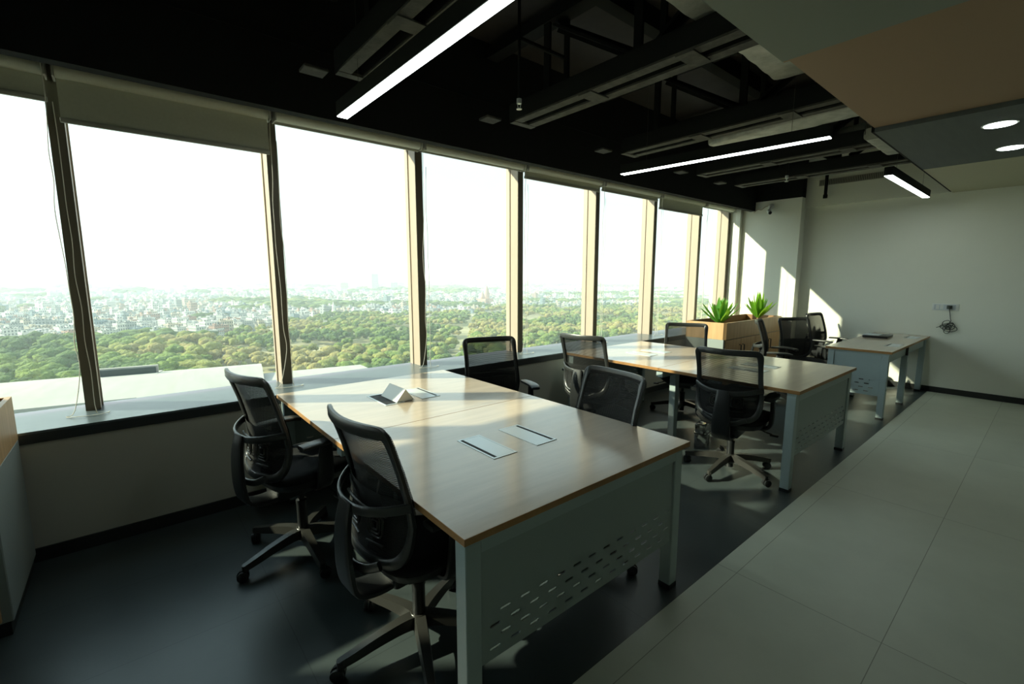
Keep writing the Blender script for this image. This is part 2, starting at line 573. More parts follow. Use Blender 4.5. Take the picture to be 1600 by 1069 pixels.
# ------------------------------------------------------------------ roller blinds
hems = {0: 2.38, 1: 2.592, 2: 2.597, 3: 2.537, 4: 2.556, 5: 2.46, 6: 2.60, -1: 2.477}
n0 = len(left)
blabels = {
    -1: 'olive grey roller blind lowered a little at the far left window',
    0: 'olive grey roller blind hanging lowest, at the wide window behind the nearest left chair',
    1: 'almost fully rolled up blind above the nearer cable flaps of the front desk',
    2: 'nearly rolled up blind in the window with the twin spired temple view',
    3: 'half hand deep blind right of the rolled up temple window blind',
    4: 'shallow roller blind third from the far column',
    5: 'deeper dark roller blind second from the far column',
    6: 'fully rolled up blind beside the far column above the plants'}
for i in range(len(edges) - 1):
    k = i - n0          # 0 = between mullion m1 and m2
    k = k - 1
    if k < -1:
        hem = 2.477; lab = 'olive grey roller blind behind the camera, window %s' % ('abcdefghij'[i])
    else:
        hem = hems[k]; lab = blabels[k]
    a = edges[i] + 0.012; b = edges[i + 1] - 0.012
    if i == 0: a = XL + 0.01
    cx = (a + b) / 2; L = (b - a) / 2
    t = empty('roller_blind', (cx, 3.655, 2.70))
    tag(t, lab, 'blind', 'roller blinds along the window wall')
    prof = [(0.045 * math.cos(q * math.pi / 8), 0.045 * math.sin(q * math.pi / 8)) for q in range(16)]
    MB().sweep([(-L + 0.01, 0.01, -0.047), (L - 0.01, 0.01, -0.047)], prof).build('roller', M['blind'], t)
    MB().box(-L, -0.045, -0.1, -L + 0.008, 0.06, 0.0).build('bracket', M['blind_bar'], t, smooth=False)
    MB().box(L - 0.008, -0.045, -0.1, L, 0.06, 0.0).build('bracket', M['blind_bar'], t, smooth=False)
    hz = hem - 2.70
    if hz < -0.101:
        MB().box(-L + 0.012, 0.0300, hz + 0.022, L - 0.012, 0.0315, -0.05).build('blind_fabric', M['blind'], t, smooth=False)
        MB().box(-L + 0.008, 0.022, hz, L - 0.008, 0.038, hz + 0.028, 0.004, 2).build('hem_bar', M['blind_bar'], t)
    else:
        MB().box(-L + 0.012, 0.0300, -0.085, L - 0.012, 0.0315, -0.04).build('blind_fabric', M['blind'], t, smooth=False)
        MB().box(-L + 0.008, 0.022, -0.105, L - 0.008, 0.040, -0.082, 0.004, 2).build('hem_bar', M['blind_bar'], t)
    if k >= -2:
        # pull cord on the right end, looping down the mullion onto the sill
        rnd = random.Random(40 + i)
        zb = ZS - 2.70 + 0.006
        pts = [(L - 0.012, -0.05, -0.05)]
        for q in range(1, 12):
            f = q / 12
            pts.append((L - 0.012 + rnd.uniform(-0.008, 0.008) - 0.03 * math.sin(f * 3.1) * 0.4, -0.05 + rnd.uniform(-0.01, 0.01), -0.05 + (zb + 0.12 + 0.05) * f))
        pts += [(L - 0.06, -0.055, zb + 0.03), (L - 0.10, -0.05, zb), (L - 0.05, -0.09, zb), (L + 0.05, -0.10, zb), (L + 0.09, -0.06, zb), (L + 0.03, -0.03, zb), (L + 0.028, -0.035, zb + 0.25)]
        for q in range(1, 9):
            f = q / 9
            pts.append((L + 0.02 + rnd.uniform(-0.008, 0.008), -0.042 + rnd.uniform(-0.006, 0.006), zb + 0.25 + (-0.05 - zb - 0.25) * f))
        MB().tube(catmull(pts, 4), 0.0023, 5).build('pull_cord', M['chain'], t)

# ================================================================== roof trusses
def truss(x, lab):
    t = empty('roof_truss', (x, 2.98, 2.75))
    tag(t, lab, 'roof truss', 'black steel roof trusses above the desks')
    t['kind'] = 'structure'
    yl = -2.3
    ch = MB()
    for s in (-1, 1):
        ch.box(s * 0.075 - 0.038, yl, 0.0, s * 0.075 + 0.038, 0.0, 0.012)
    ch.box(-0.113, -0.06, -0.004, 0.113, 0.0, 0.014)
    y_ = -0.75
    while y_ > yl:
        ch.box(-0.113, y_ - 0.09, -0.008, 0.075, y_ + 0.02, 0.0)
        y_ -= 0.72
    ch.build('channel_plate', M['channel'], t, smooth=False)
    bb = MB()
    for s in (-1, 1):
        bb.box(s * 0.113 - 0.004, yl, 0.012, s * 0.113 + 0.004, 0.0, 0.13)
        bb.box(s * 0.035 - 0.003, yl, 0.012, s * 0.035 + 0.003, 0.0, 0.10)
    bb.box(-0.11, yl, 0.13, 0.11, 0.0, 0.14)
    bb.box(-0.06, yl, 0.62, 0.06, 0.38, 0.70)
    bb.build('chord', M['black_paint'], t, smooth=False)
    for y_ in (-0.35, -1.15, -1.95):
        v = MB()
        v.box(-0.05, y_ - 0.03, 0.14, -0.03, y_ + 0.03, 0.62)
        v.box(0.03, y_ - 0.14, 0.14, 0.05, y_ - 0.10, 0.62)
        v.build('upright', M['black_paint'], t, smooth=False)
    for a, b in ((-0.40, -1.10), (-1.9, -1.25)):
        MB().bar((0, a, 0.60), (0, b, 0.16), 0.02, 0.07, (1, 0, 0)).bar((0.03, a, 0.60), (0.03, b, 0.16), 0.07, 0.012, (1, 0, 0)).build('brace', M['black_paint'], t, smooth=False)
    MB().box(-0.26, 0.10, 0.04, -0.115, 0.22, 0.06, 0.004, 1).build('bracket_box', M['channel'], t)
    return t


for x, lab in ((1.20, 'dark roof truss with slotted grey underside above the front desk light'),
               (2.58, 'dark roof truss with slotted grey underside beyond the front desk'),
               (4.02, 'dark roof truss passing just before the middle pendant light'),
               (5.50, 'dark roof truss second from the far wall'),
               (6.50, 'dark roof truss nearest the far wall'),
               (-0.20, 'dark roof truss overhead at the near end')):
    truss(x, lab)
for y_ in (2.2,):
    struct('ceiling_beam', MB().box(XL, y_ - 0.05, 3.36, 8.0, y_ + 0.05, 3.50), M['black_paint'])

# ducts
def duct(name, lab, pts, w_, h_, group=None):
    prof = rrect(w_, h_, min(w_, h_) * 0.3, 3)
    P = catmull(pts, 8)
    sc = []
    for i in range(len(P)):
        j = 1 + 0.015 * math.sin(i * 1.7) + 0.012 * math.sin(i * 3.1 + 1)
        sc.append((j, j))
    sc[-1] = (0.5, 0.55); sc[-2] = (0.8, 0.85)
    ob = MB().sweep(P, prof, scales=sc).build(name, M['foil'], smooth=True, ang=50)
    tag(ob, lab, 'air duct', group)
    for p in (pts[0], pts[-2]):
        for s_ in (-1, 1):
            a = Vector(p); d_ = (Vector(pts[-1]) - Vector(pts[0])).normalized()
            q = a + d_.cross(Vector((0, 0, 1))) * s_ * w_ * 0.47
            MB().tube([q, (q.x, q.y, ZT)], 0.004, 5).build('hanger_rod', M['channel'], ob)
    return ob


duct('air_duct', 'pale foil wrapped duct alongside the hung ceiling, crumpled at its end', [(1.2, 1.26, 2.98), (2.0, 1.26, 2.98), (2.8, 1.26, 2.98), (3.3, 1.27, 2.98), (3.75, 1.29, 2.98)], 0.42, 0.14)
duct('air_duct', 'pale flattened duct between the roof trusses behind the middle pendant light', [(4.72, 1.2, 2.93), (4.74, 1.6, 2.93), (4.78, 2.1, 2.92), (4.85, 2.5, 2.92)], 0.34, 0.12)
duct('air_duct', 'short pale duct beyond the middle pendant light', [(5.85, 1.4, 2.95), (5.85, 1.9, 2.95), (5.85, 2.3, 2.95), (5.85, 2.55, 2.95)], 0.45, 0.14)
duct('air_duct', 'pale duct peeping over the slate ceiling board edge', [(5.15, 1.16, 2.78), (5.4, 1.16, 2.78), (5.8, 1.16, 2.78), (5.95, 1.16, 2.78)], 0.24, 0.10)

gr = empty('air_grille', (XR - 0.062, 2.1, 2.93))
tag(gr, 'long louvred air grille high on the far wall beam', 'grille')
MB().box(-0.008, -0.42, -0.045, 0.0, 0.42, 0.045).build('grille_frame', M['blind_bar'], gr, smooth=False)
g = MB()
for i in range(40):
    y_ = -0.40 + i * 0.0205
    g.box(-0.012, y_, -0.036, -0.008, y_ + 0.008, 0.036)
g.build('louvre', M['channel'], gr, smooth=False)

hp = MB().tube([(8.05, 2.40, 3.5), (8.05, 2.40, 2.70)], 0.022, 10)
hp.lathe([(0.03, 0), (0.03, 0.05)], (8.05, 2.40, 2.69), 12)
tag(hp.build('drop_pipe', M['black_paint']), 'short black pipe hanging before the far wall beam', 'pipe')

# fire sprinklers
def sprinkler(x, y, z, lab, arm=None):
    t = empty('fire_sprinkler', (x, y, z))
    tag(t, lab, 'sprinkler')
    pm = MB().tube([(0, 0, 0.06), (0, 0, ZT - z)], 0.010, 8)
    if arm:
        pm.tube([(0, 0, 0.42), (arm, 0, 0.42)], 0.014, 8)
    pm.build('drop_pipe', M['black_paint'], t)
    h = MB().lathe([(0.016, 0.03), (0.016, 0.06)], (0, 0, 0), 10)
    h.bar((-0.014, 0, 0.03), (-0.008, 0, 0.0), 0.004, 0.004)
    h.bar((0.014, 0, 0.03), (0.008, 0, 0.0), 0.004, 0.004)
    h.lathe([(0.018, -0.004), (0.018, 0.0)], (0, 0, 0), 12)
    h.build('sprinkler_head', M['alu'], t)


sprinkler(2.04, 2.37, 2.60, 'small chrome sprinkler head hanging between the front two trusses', 0.4)
sprinkler(5.60, 2.05, 2.56, 'sprinkler head hanging on a black pipe near the far wall')

# ================================================================== lights
def pendant(x0, y0, x1, y1, z, lab):
    a = Vector((x0, y0, 0)); b = Vector((x1, y1, 0))
    d = b - a
    t = empty('pendant_light', ((a + b) / 2)[:2] + (z,), math.atan2(d.y, d.x))
    tag(t, lab, 'pendant light', 'linear pendant lights')
    L = d.length / 2
    hs = MB().box(-L, -0.036, 0.004, L, 0.036, 0.085)
    hs.build('housing', M['black_paint'], t, smooth=False)
    MB().box(-L + 0.004, -0.031, -0.001, L - 0.004, 0.031, 0.0038).build('diffuser', M['led'], t, smooth=False)
    for s in (-0.7, 0.7):
        MB().tube([(L * s, 0, 0.085), (L * s, 0, ZT - z)], 0.0015, 5).build('suspension_wire', M['channel'], t)


pendant(1.112, 2.97, 1.117, 1.15, 2.50, 'long linear pendant light nearest the camera over the front desk')
pendant(3.74, 2.83, 3.90, 1.16, 2.50, 'thin looking linear pendant light over the middle desk')
pendant(5.75, 1.20, 7.66, 1.20, 2.50, 'short looking pendant light pointing at the far wall')

for x, y, lab in ((4.85, 0.41, 'round recessed downlight in the slate ceiling, nearer of two'), (5.77, 0.40, 'round recessed downlight in the slate ceiling, farther of two')):
    t = empty('downlight', (x, y, ZP))
    tag(t, lab, 'downlight', 'recessed downlights in the slate board')
    MB().lathe([(0.095, -0.004), (0.095, 0.0)], seg=32).build('trim_ring', M['white_plastic'], t)
    MB().lathe([(0.082, -0.006), (0.082, -0.0045)], seg=32).build('lens', M['spot'], t)

# ================================================================== desks
def slot_panel(mb, P, U, W, z0, z1, slots, sl=0.046, sh=0.011, th=0.004):
    """flat sheet from P along U (width W) between z0 and z1 with stadium slots cut through; slots: (u, z)"""
    P = Vector(P); U = Vector(U).normalized(); N = U.cross(Vector((0, 0, 1)))
    rows = {}
    for u, z in slots:
        rows.setdefault(round(z, 4), []).append(u)
    zs = sorted(rows)
    def quad(u0, u1, a, b):
        for s in (0, 1):
            vs = [P + U * u0 + N * th * s + Vector((0, 0, a)), P + U * u1 + N * th * s + Vector((0, 0, a)),
                  P + U * u1 + N * th * s + Vector((0, 0, b)), P + U * u0 + N * th * s + Vector((0, 0, b))]
            mb.add(vs, [(0, 1, 2, 3)])
    cur = z0
    for z in zs:
        a, b = z - sh / 2, z + sh / 2
        quad(0, W, cur, a)
        u = 0
        for c in sorted(rows[z]):
            quad(u, c - sl / 2, a, b)
            # rounded corners of the slot
            r_ = sh / 2
            for sx in (-1, 1):
                for sz in (-1, 1):
                    pts = [(c + sx * sl / 2, sz * r_)]
                    for q in range(4):
                        an = q / 3 * math.pi / 2
                        pts.append((c + sx * (sl / 2 - r_ + r_ * math.cos(an)), sz * r_ * math.sin(an)))
                    for s in (0, 1):
                        mb.add([P + U * p[0] + N * th * s + Vector((0, 0, z + p[1])) for p in pts], [tuple(range(5))])
            # thickness of the slot
            e0 = [(c - sl / 2 + r_, r_), (c + sl / 2 - r_, r_), (c + sl / 2, 0), (c + sl / 2 - r_, -r_), (c - sl / 2 + r_, -r_), (c - sl / 2, 0)]
            vs = []
            for p in e0:
                vs.append(P + U * p[0] + Vector((0, 0, z + p[1])))
                vs.append(P + U * p[0] + N * th + Vector((0, 0, z + p[1])))
            mb.add(vs, [(2 * q, 2 * q + 1, (2 * q + 3) % 12, (2 * q + 2) % 12) for q in range(6)])
            u = c + sl / 2
        quad(u, W, a, b)
        cur = b
    quad(0, W, cur, z1)
    for a, b in (((0, z0), (W, z0)), ((0, z1), (W, z1))):
        mb.add([P + U * a[0] + Vector((0, 0, a[1])), P + U * b[0] + Vector((0, 0, b[1])), P + U * b[0] + N * th + Vector((0, 0, b[1])), P + U * a[0] + N * th + Vector((0, 0, a[1]))], [(0, 1, 2, 3)])


def leg(t, x, y, z1=0.705):
    l = MB().box(x - 0.03, y - 0.03, 0.022, x + 0.03, y + 0.03, z1, 0.003, 1).build('leg', M['steel'], t)
    MB().box(x - 0.031, y - 0.031, 0.0, x + 0.031, y + 0.031, 0.024).build('foot', M['plastic'], l, smooth=False)


def cable_flap(t, cx, cy, slot_side, z, along='Y', is_open=False):
    """flush metal cable flap with a black brush slot"""
    L, W_ = 0.145, 0.065
    def bx(mb, u0, v0, z0, u1, v1, z1):
        if along == 'Y':
            mb.box(cx + v0, cy + u0, z0, cx + v1, cy + u1, z1)
        else:
            mb.box(cx + u0, cy + v0, z0, cx + u1, cy + v1, z1)
    s = slot_side
    f = MB()
    bx(f, -L, -W_, z, L, -W_ + 0.009, z + 0.003)
    bx(f, -L, W_ - 0.009, z, L, W_, z + 0.003)
    bx(f, -L, -W_ + 0.009, z, -L + 0.012, W_ - 0.009, z + 0.003)
    bx(f, L - 0.012, -W_ + 0.009, z, L, W_ - 0.009, z + 0.003)
    fr_ = f.build('cable_flap', M['alu'], t, smooth=False)
    k = MB()
    va, vb = sorted((s * (W_ - 0.009), s * (W_ - 0.026)))
    if is_open:
        va, vb = -W_ + 0.009, W_ - 0.009
    bx(k, -L + 0.012, va, z + 0.0004, L - 0.012, vb, z + 0.0012)
    k.build('brush_strip', M['dark_slot'], fr_, smooth=False)
    if not is_open:
        va, vb = sorted((-s * (W_ - 0.010), s * (W_ - 0.026)))
        l = MB(); bx(l, -L + 0.013, va, z, L - 0.013, vb, z + 0.0028)
        l.build('flap_lid', M['alu'], fr_, smooth=False)
    else:
        # lid tipped up into a little tent
        l = MB()
        c = cx + 0.012
        y0, y1 = cy - L + 0.013, cy + L - 0.05
        for (xa, za, xb, zb) in ((c, z + 0.004, c + 0.062, z + 0.078), (c + 0.062, z + 0.078, c + 0.118, z + 0.004)):
            l.add([(xa, y0, za), (xb, y0, zb), (xb, y1, zb), (xa, y1, za), (xa + 0.003, y0, za), (xb + 0.003, y0, zb), (xb + 0.003, y1, zb), (xa + 0.003, y1, za)],
                  [(0, 1, 2, 3), (4, 5, 6, 7), (0, 4, 5, 1), (3, 2, 6, 7), (0, 3, 7, 4), (1, 5, 6, 2)])
        l.add([(c + 0.003, y0 + 0.002, z + 0.004), (c + 0.118, y0 + 0.002, z + 0.004), (c + 0.062, y0 + 0.002, z + 0.077)], [(0, 1, 2)])
        l.build('flap_lid', M['white_plastic'], fr_, smooth=False)['label'] = 'white lid propped open like a tent'


def tabletop(t, x0, y0, x1, y1):
    z0, z1 = 0.725, 0.75
    mb = MB()
    bm = bmesh.new()
    bmesh.ops.create_cube(bm, size=1)
    for v in bm.verts:
        v.co = Vector(((x0 + x1) / 2 + v.co.x * (x1 - x0), (y0 + y1) / 2 + v.co.y * (y1 - y0), (z0 + z1) / 2 + v.co.z * (z1 - z0)))
    bmesh.ops.bevel(bm, geom=bm.edges[:], offset=0.0012, segments=1, affect='EDGES')
    mb.bm(bm)
    o_ = mb.build('tabletop', [M['wood'], M['edge']], t, smooth=False)
    for p in o_.data.polygons:
        if abs(p.normal.z) < 0.9: p.material_index = 1
    return o_


def cluster(x0, x1, y0, y1, lab, open_flap=False):
    """two facing pairs of workstations under one double top"""
    t = empty('workstation_desk', (x0, y0, 0))
    tag(t, lab, 'desk', 'double workstation desks by the window')
    W_ = x1 - x0; D = y1 - y0; m = D / 2
    tabletop(t, 0, 0, W_, m - 0.001)
    tabletop(t, 0, m + 0.001, W_, D)
    for x in (0.05, W_ - 0.05):
        for y in (0.055, D - 0.055):
            leg(t, x, y)
    for x in (0.27, W_ - 0.27):
        leg(t, x, m, 0.665)
    rl = MB()
    for y in (0.055, D - 0.055):
        rl.box(0.08, y - 0.03, 0.665, W_ - 0.08, y + 0.03, 0.724)
    rl.box(0.02, m - 0.03, 0.665, W_ - 0.02, m + 0.03, 0.724)
    for x in (W_ / 2 - 0.12, W_ / 2 + 0.12):
        rl.box(x - 0.02, 0.085, 0.685, x + 0.02, D - 0.085, 0.724)
    for x in (0.05, W_ - 0.05):
        for y in (0.055, D - 0.055):
            rl.box(x - 0.03, y - 0.03, 0.705, x + 0.03, y + 0.03, 0.724)
    rl.build('frame_rail', M['steel'], t, smooth=False)
    # cable trunking box along the middle
    tr = MB().box(W_ / 2 - 0.13, 0.30, 0.60, W_ / 2 + 0.13, D - 0.30, 0.685)
    tr.build('cable_tray', M['steel_in'], t, smooth=False)
    sl = []
    zrow = [0.422, 0.377, 0.335, 0.293]
    for r_, z in enumerate(zrow):
        off = 0.10 if r_ % 2 == 0 else 0.055
        u = off
        if r_ == 2: u = off
        while u < W_ - 0.18:
            sl.append((u, z)); u += 0.0895
    for y, u0 in ((0.038, 0), (D - 0.034, 0)):
        pm = MB()
        slot_panel(pm, (0.085, y, 0), (1, 0, 0), W_ - 0.17, 0.255, 0.660, sl)
        pm.box(0.08, y - 0.001, 0.655, W_ - 0.08, y + 0.004, 0.664)
        pm.build('end_panel', M['steel_in'], t, smooth=False)
    for y0_, fy in ((0, 0.57), (m, 0.53)):
        for fx, s in ((0.505, -1), (0.755, 1)):
            op = open_flap and y0_ > 0 and s < 0
            cable_flap(t, fx * W_ / 1.29, y0_ + fy, s, 0.7495, 'Y', op)
    return t


cluster(0.70, 1.99, 1.058, 3.29, 'front wooden topped double desk nearest the camera, one cable flap standing open', True)
cluster(3.46, 4.80, 1.075, 3.26, 'middle wooden topped double desk between the front desk and the oak planter cabinet')

# single row desk by the far wall
t = empty('workstation_desk', (6.07, 1.07, 0))
tag(t, 'narrow single row desk ending at the far wall, dark laptop lying on it', 'desk')
Wd, Dd = 2.11, 0.60
tabletop(t, 0, 0, Wd / 2 - 0.001, Dd)
tabletop(t, Wd / 2 + 0.001, 0, Wd, Dd)
for x in (0.05, 1.0, Wd - 0.06):
    for y in (0.055, Dd - 0.055):
        leg(t, x, y)
rl = MB()
rl.box(0.08, 0.045, 0.615, Wd - 0.03, 0.065, 0.724)
rl.box(0.08, Dd - 0.08, 0.665, Wd - 0.03, Dd - 0.03, 0.724)
for x in (0.05, 1.0, Wd - 0.06):
    rl.box(x - 0.026, 0.088, 0.66, x + 0.026, Dd - 0.088, 0.724)
    rl.box(x - 0.03, 0.025, 0.7055, x + 0.03, Dd - 0.025, 0.724)
rl.build('frame_rail', M['steel'], t, smooth=False)
pm = MB()
sl = []
for r_, z in enumerate((0.42, 0.378, 0.336, 0.294)):
    u = 0.09 if r_ % 2 == 0 else 0.05
    while u < Dd - 0.2:
        sl.append((u, z)); u += 0.0895
slot_panel(pm, (0.035, Dd - 0.085, 0), (0, -1, 0), Dd - 0.17, 0.255, 0.662, sl)
pm.build('end_panel', M['steel'], t, smooth=False)
cable_flap(t, 0.65, 0.105, 1, 0.7495, 'X')
cable_flap(t, 1.72, 0.12, 1, 0.7495, 'X')
# dark drawer pedestal hint: small cable box on the rail
MB().box(0.94, 0.02, 0.61, 0.96, 0.044, 0.72).build('joint_plate', M['plastic_grey'], t, smooth=False)

# small bright steel box on the floor
b = empty('steel_cable_box', (3.93, 1.98, 0), R(12))
tag(b, 'small shiny steel box standing on the floor under the middle desk', 'box')
MB().box(-0.07, -0.05, 0, 0.07, 0.05, 0.205, 0.004, 2).build('box_body', M['chrome'], b)
MB().box(-0.073, -0.053, 0.115, 0.073, 0.053, 0.121).build('lid_seam', M['plastic'], b, smooth=False)

# laptop and papers on the far desk
lp = empty('laptop', (7.55, 1.50, 0.7506), R(2))
tag(lp, 'closed dark laptop lying on the narrow desk by the far wall', 'laptop')
MB().box(-0.19, -0.13, 0.0, 0.19, 0.13, 0.014, 0.004, 2).build('keyboard_half', M['plastic'], lp)
MB().box(-0.19, -0.13, 0.016, 0.19, 0.13, 0.026, 0.004, 2).build('screen_half', M['plastic'], lp)
pp = MB().box(7.42, 1.47, 0.7765, 7.66, 1.64, 0.7785).build('paper_sheet', M['paper'], smooth=False)
tag(pp, 'pale paper sheet lying on the closed laptop', 'paper')

# wall sockets and hanging cable
so = empty('wall_socket', (XR, 0.96, 1.14))
tag(so, 'white socket plate on the far wall with a black plug', 'socket')
MB().box(-0.008, -0.13, -0.045, 0.0, 0.13, 0.045, 0.003, 2).build('plate', M['white_plastic'], so)
for y_ in (0.035, 0.075):
    MB().box(-0.011, y_ - 0.016, -0.028, -0.008, y_ + 0.016, 0.028, 0.0015, 1).build('switch', M['white_plastic'], so)
MB().box(-0.0095, -0.10, -0.034, -0.0078, 0.11, 0.034).build('inset', M['paper'], so, smooth=False)
pg = MB().box(XR - 0.045, 0.893, 1.12, XR - 0.0095, 0.943, 1.166, 0.004, 2)
pts = [(XR - 0.03, 0.915, 1.122), (XR - 0.02, 0.905, 1.05), (XR - 0.02, 0.895, 0.99), (XR - 0.02, 0.89, 0.96)]
rnd = random.Random(3)
for q in range(5):
    cy, cz = 0.92 + rnd.uniform(-0.05, 0.02), 0.91 + rnd.uniform(-0.07, 0.03)
    ry, rz = rnd.uniform(0.03, 0.07), rnd.uniform(0.03, 0.05)
    for a in range(0, 360, 60):
        pts.append((XR - 0.016 - 0.004 * q - 0.002 * (a / 60), cy + ry * math.cos(R(a + 40 * q)), cz + rz * math.sin(R(a + 40 * q))))
pts += [(XR - 0.03, 0.90, 0.93), (XR - 0.025, 1.02, 0.87)]
pg.tube(catmull(pts, 5), 0.0042, 6)
tag(pg.build('power_cable', M['cable']), 'dark plug with a bundled grey cable hanging on the far wall', 'cable')

# security camera on the far column
cc = empty('security_camera', (8.0, 3.12, 2.64))
tag(cc, 'small white security camera high on the far column', 'camera')
MB().lathe([(0.045, 0), (0.045, 0.02), (0.03, 0.03)], (0, 0, 0), 16, Matrix.Rotation(R(-90), 3, 'Y')).build('mount', M['white_plastic'], cc)
bd = MB().tube([(-0.03, 0, 0), (-0.06, 0, -0.04), (-0.08, -0.005, -0.06)], 0.012, 8)
Mx = Vector((-0.75, -0.45, -0.35)).to_track_quat('Z', 'Y').to_matrix()
bd.lathe([(0.026, -0.06), (0.030, -0.05), (0.030, 0.07), (0.027, 0.075)], (-0.09, -0.01, -0.08), 16, Mx)
bd.build('housing', M['white_plastic'], cc)
MB().lathe([(0.024, 0.072), (0.024, 0.080)], (-0.09, -0.01, -0.08), 16, Mx).build('lens', M['plastic'], cc)
MB().tube(catmull([(-0.01, 0.02, 0.02), (-0.02, 0.08, 0.01), (-0.02, 0.14, -0.03), (-0.01, 0.2, -0.02), (-0.01, 0.26, -0.06)], 5), 0.006, 6).build('wire', M['gasket'], cc)


# ================================================================== office chairs
def xb(z, y=0.0):
    zs = [0.44, 0.55, 0.65, 0.75, 0.86, 0.97, 1.05]
    xs = [-0.240, -0.212, -0.200, -0.210, -0.236, -0.272, -0.302]
    return float(np.interp(z, zs, xs)) + 0.95 * y * y


half = [(0.0, 0.995), (0.12, 0.995), (0.198, 0.993), (0.222, 0.984), (0.230, 0.958), (0.229, 0.88), (0.233, 0.78), (0.238, 0.70), (0.239, 0.62), (0.230, 0.555), (0.203, 0.505), (0.155, 0.480), (0.08, 0.470)]
half = [(y, z if z < 0.7 else 0.7 + (z - 0.7) * 1.09) for y, z in half]
ring2 = [Vector((y, z, 0)) for y, z in half] + [Vector((0, 0.468, 0))] + [Vector((-y, z, 0)) for y, z in half[:0:-1]]
ring = catmull(ring2, 3, closed=True)


def make_chair():
    t = empty('office_chair', (0, 0, 0))
    # five star base with castors
    bs = MB()
    bs.lathe([(0.030, 0.062), (0.046, 0.078), (0.048, 0.12), (0.034, 0.135)], seg=20)
    casters = []
    for i in range(5):
        a = R(72 * i + 18)
        d = Vector((math.cos(a), math.sin(a), 0))
        path = [d * 0.02 + Vector((0, 0, 0.108)), d * 0.08 + Vector((0, 0, 0.110)), d * 0.18 + Vector((0, 0, 0.098)), d * 0.27 + Vector((0, 0, 0.080)), d * 0.335 + Vector((0, 0, 0.070))]
        prof = [(-0.5, -0.5), (0.5, -0.5), (0.36, 0.5), (-0.36, 0.5)]
        bs.sweep(catmull(path, 3), prof, scales=[(0.064 - 0.030 * q / 12, 0.050 - 0.022 * q / 12) for q in range(13)])
        tip = d * 0.325
        bs.lathe([(0.014, 0.050), (0.017, 0.083)], (tip.x, tip.y, 0), 12)
        casters.append((tip, a))
    base = bs.build('star_base', M['plastic_grey'], t)
    for q, (tip, a) in enumerate(casters):
        c = MB()
        a2 = a + (0.7, 2.2, -0.6, 1.3, 3.0)[q]
        Rm = Matrix.Rotation(a2, 3, 'Z') @ Matrix.Rotation(R(90), 3, 'X')
        d2 = Matrix.Rotation(a2, 3, 'Z') @ Vector((0, 1, 0))
        f2 = Matrix.Rotation(a2, 3, 'Z') @ Vector((1, 0, 0))
        cc_ = tip + f2 * 0.012
        for s in (-1, 1):
            ctr = cc_ + d2 * s * 0.014 + Vector((0, 0, 0.027))
            c.lathe([(0.020, -0.009), (0.0265, -0.006), (0.0265, 0.006), (0.020, 0.009)], ctr, 18, Rm)
        c.lathe([(0.029, -0.004), (0.029, 0.004)], cc_ + Vector((0, 0, 0.0295)), 18, Rm)
        c.lathe([(0.009, 0.03), (0.009, 0.058)], (tip.x, tip.y, 0), 8)
        c.build('caster', M['plastic'], base)
    g_ = MB().lathe([(0.027, 0.045), (0.027, 0.24), (0.029, 0.245), (0.029, 0.262), (0.016, 0.264), (0.016, 0.38)], seg=18)
    g_.build('gas_lift', M['plastic'], t)
    m_ = MB().box(-0.15, -0.085, 0.325, 0.13, 0.085, 0.425, 0.016, 2)
    m_.box(-0.05, -0.20, 0.405, 0.04, 0.20, 0.420, 0.004, 1)
    m_.build('tilt_mechanism', M['plastic'], t)
    lv = MB().tube(catmull([(0.05, -0.06, 0.40), (0.05, -0.14, 0.395), (0.055, -0.22, 0.365), (0.06, -0.27, 0.352)], 4), 0.006, 8)
    lv.box(0.045, -0.315, 0.338, 0.078, -0.255, 0.354, 0.006, 2)
    lv.build('height_lever', M['plastic'], t)
    # seat
    def seat_ring(sx, sy, z, cx=0.035):
        pts = []
        for i in range(40):
            a = 2 * math.pi * i / 40
            ca, sa = math.cos(a), math.sin(a)
            n_ = 4.2
            r_ = (abs(ca) ** n_ + abs(sa) ** n_) ** (-1 / n_)
            x_, y_ = r_ * ca * sx, r_ * sa * sy
            dip = -0.03 * max(0, (x_ - 0.12) / 0.12) ** 2 + 0.012 * (y_ / sy) ** 2
            pts.append((cx + x_, y_, z + dip))
        return pts
    rings = [seat_ring(0.225, 0.228, 0.437), seat_ring(0.242, 0.245, 0.448), seat_ring(0.247, 0.250, 0.465), seat_ring(0.238, 0.242, 0.482), seat_ring(0.20, 0.205, 0.492), seat_ring(0.10, 0.10, 0.488), seat_ring(0.01, 0.01, 0.487)]
    st = MB()
    vs = [v for r_ in rings for v in r_]
    fs = []
    for j in range(len(rings) - 1):
        for i in range(40):
            k = (i + 1) % 40
            fs.append((j * 40 + i, j * 40 + k, (j + 1) * 40 + k, (j + 1) * 40 + i))
    fs.append(tuple(range(40))[::-1]); fs.append(tuple(6 * 40 + i for i in range(40)))
    st.add(vs, fs).build('seat', M['fabric'], t, ang=60)
    rings = [seat_ring(0.17, 0.17, 0.398), seat_ring(0.222, 0.226, 0.408), seat_ring(0.238, 0.242, 0.446), seat_ring(0.232, 0.236, 0.450)]
    ss = MB()
    vs = [v for r_ in rings for v in r_]
    fs = []
    for j in range(len(rings) - 1):
        for i in range(40):
            k = (i + 1) % 40
            fs.append((j * 40 + i, j * 40 + k, (j + 1) * 40 + k, (j + 1) * 40 + i))
    fs.append(tuple(range(40))[::-1])
    ss.add(vs, fs).build('seat_shell', M['plastic'], t, ang=60)
    # backrest frame: swept band
    path, ups, scl = [], [], []
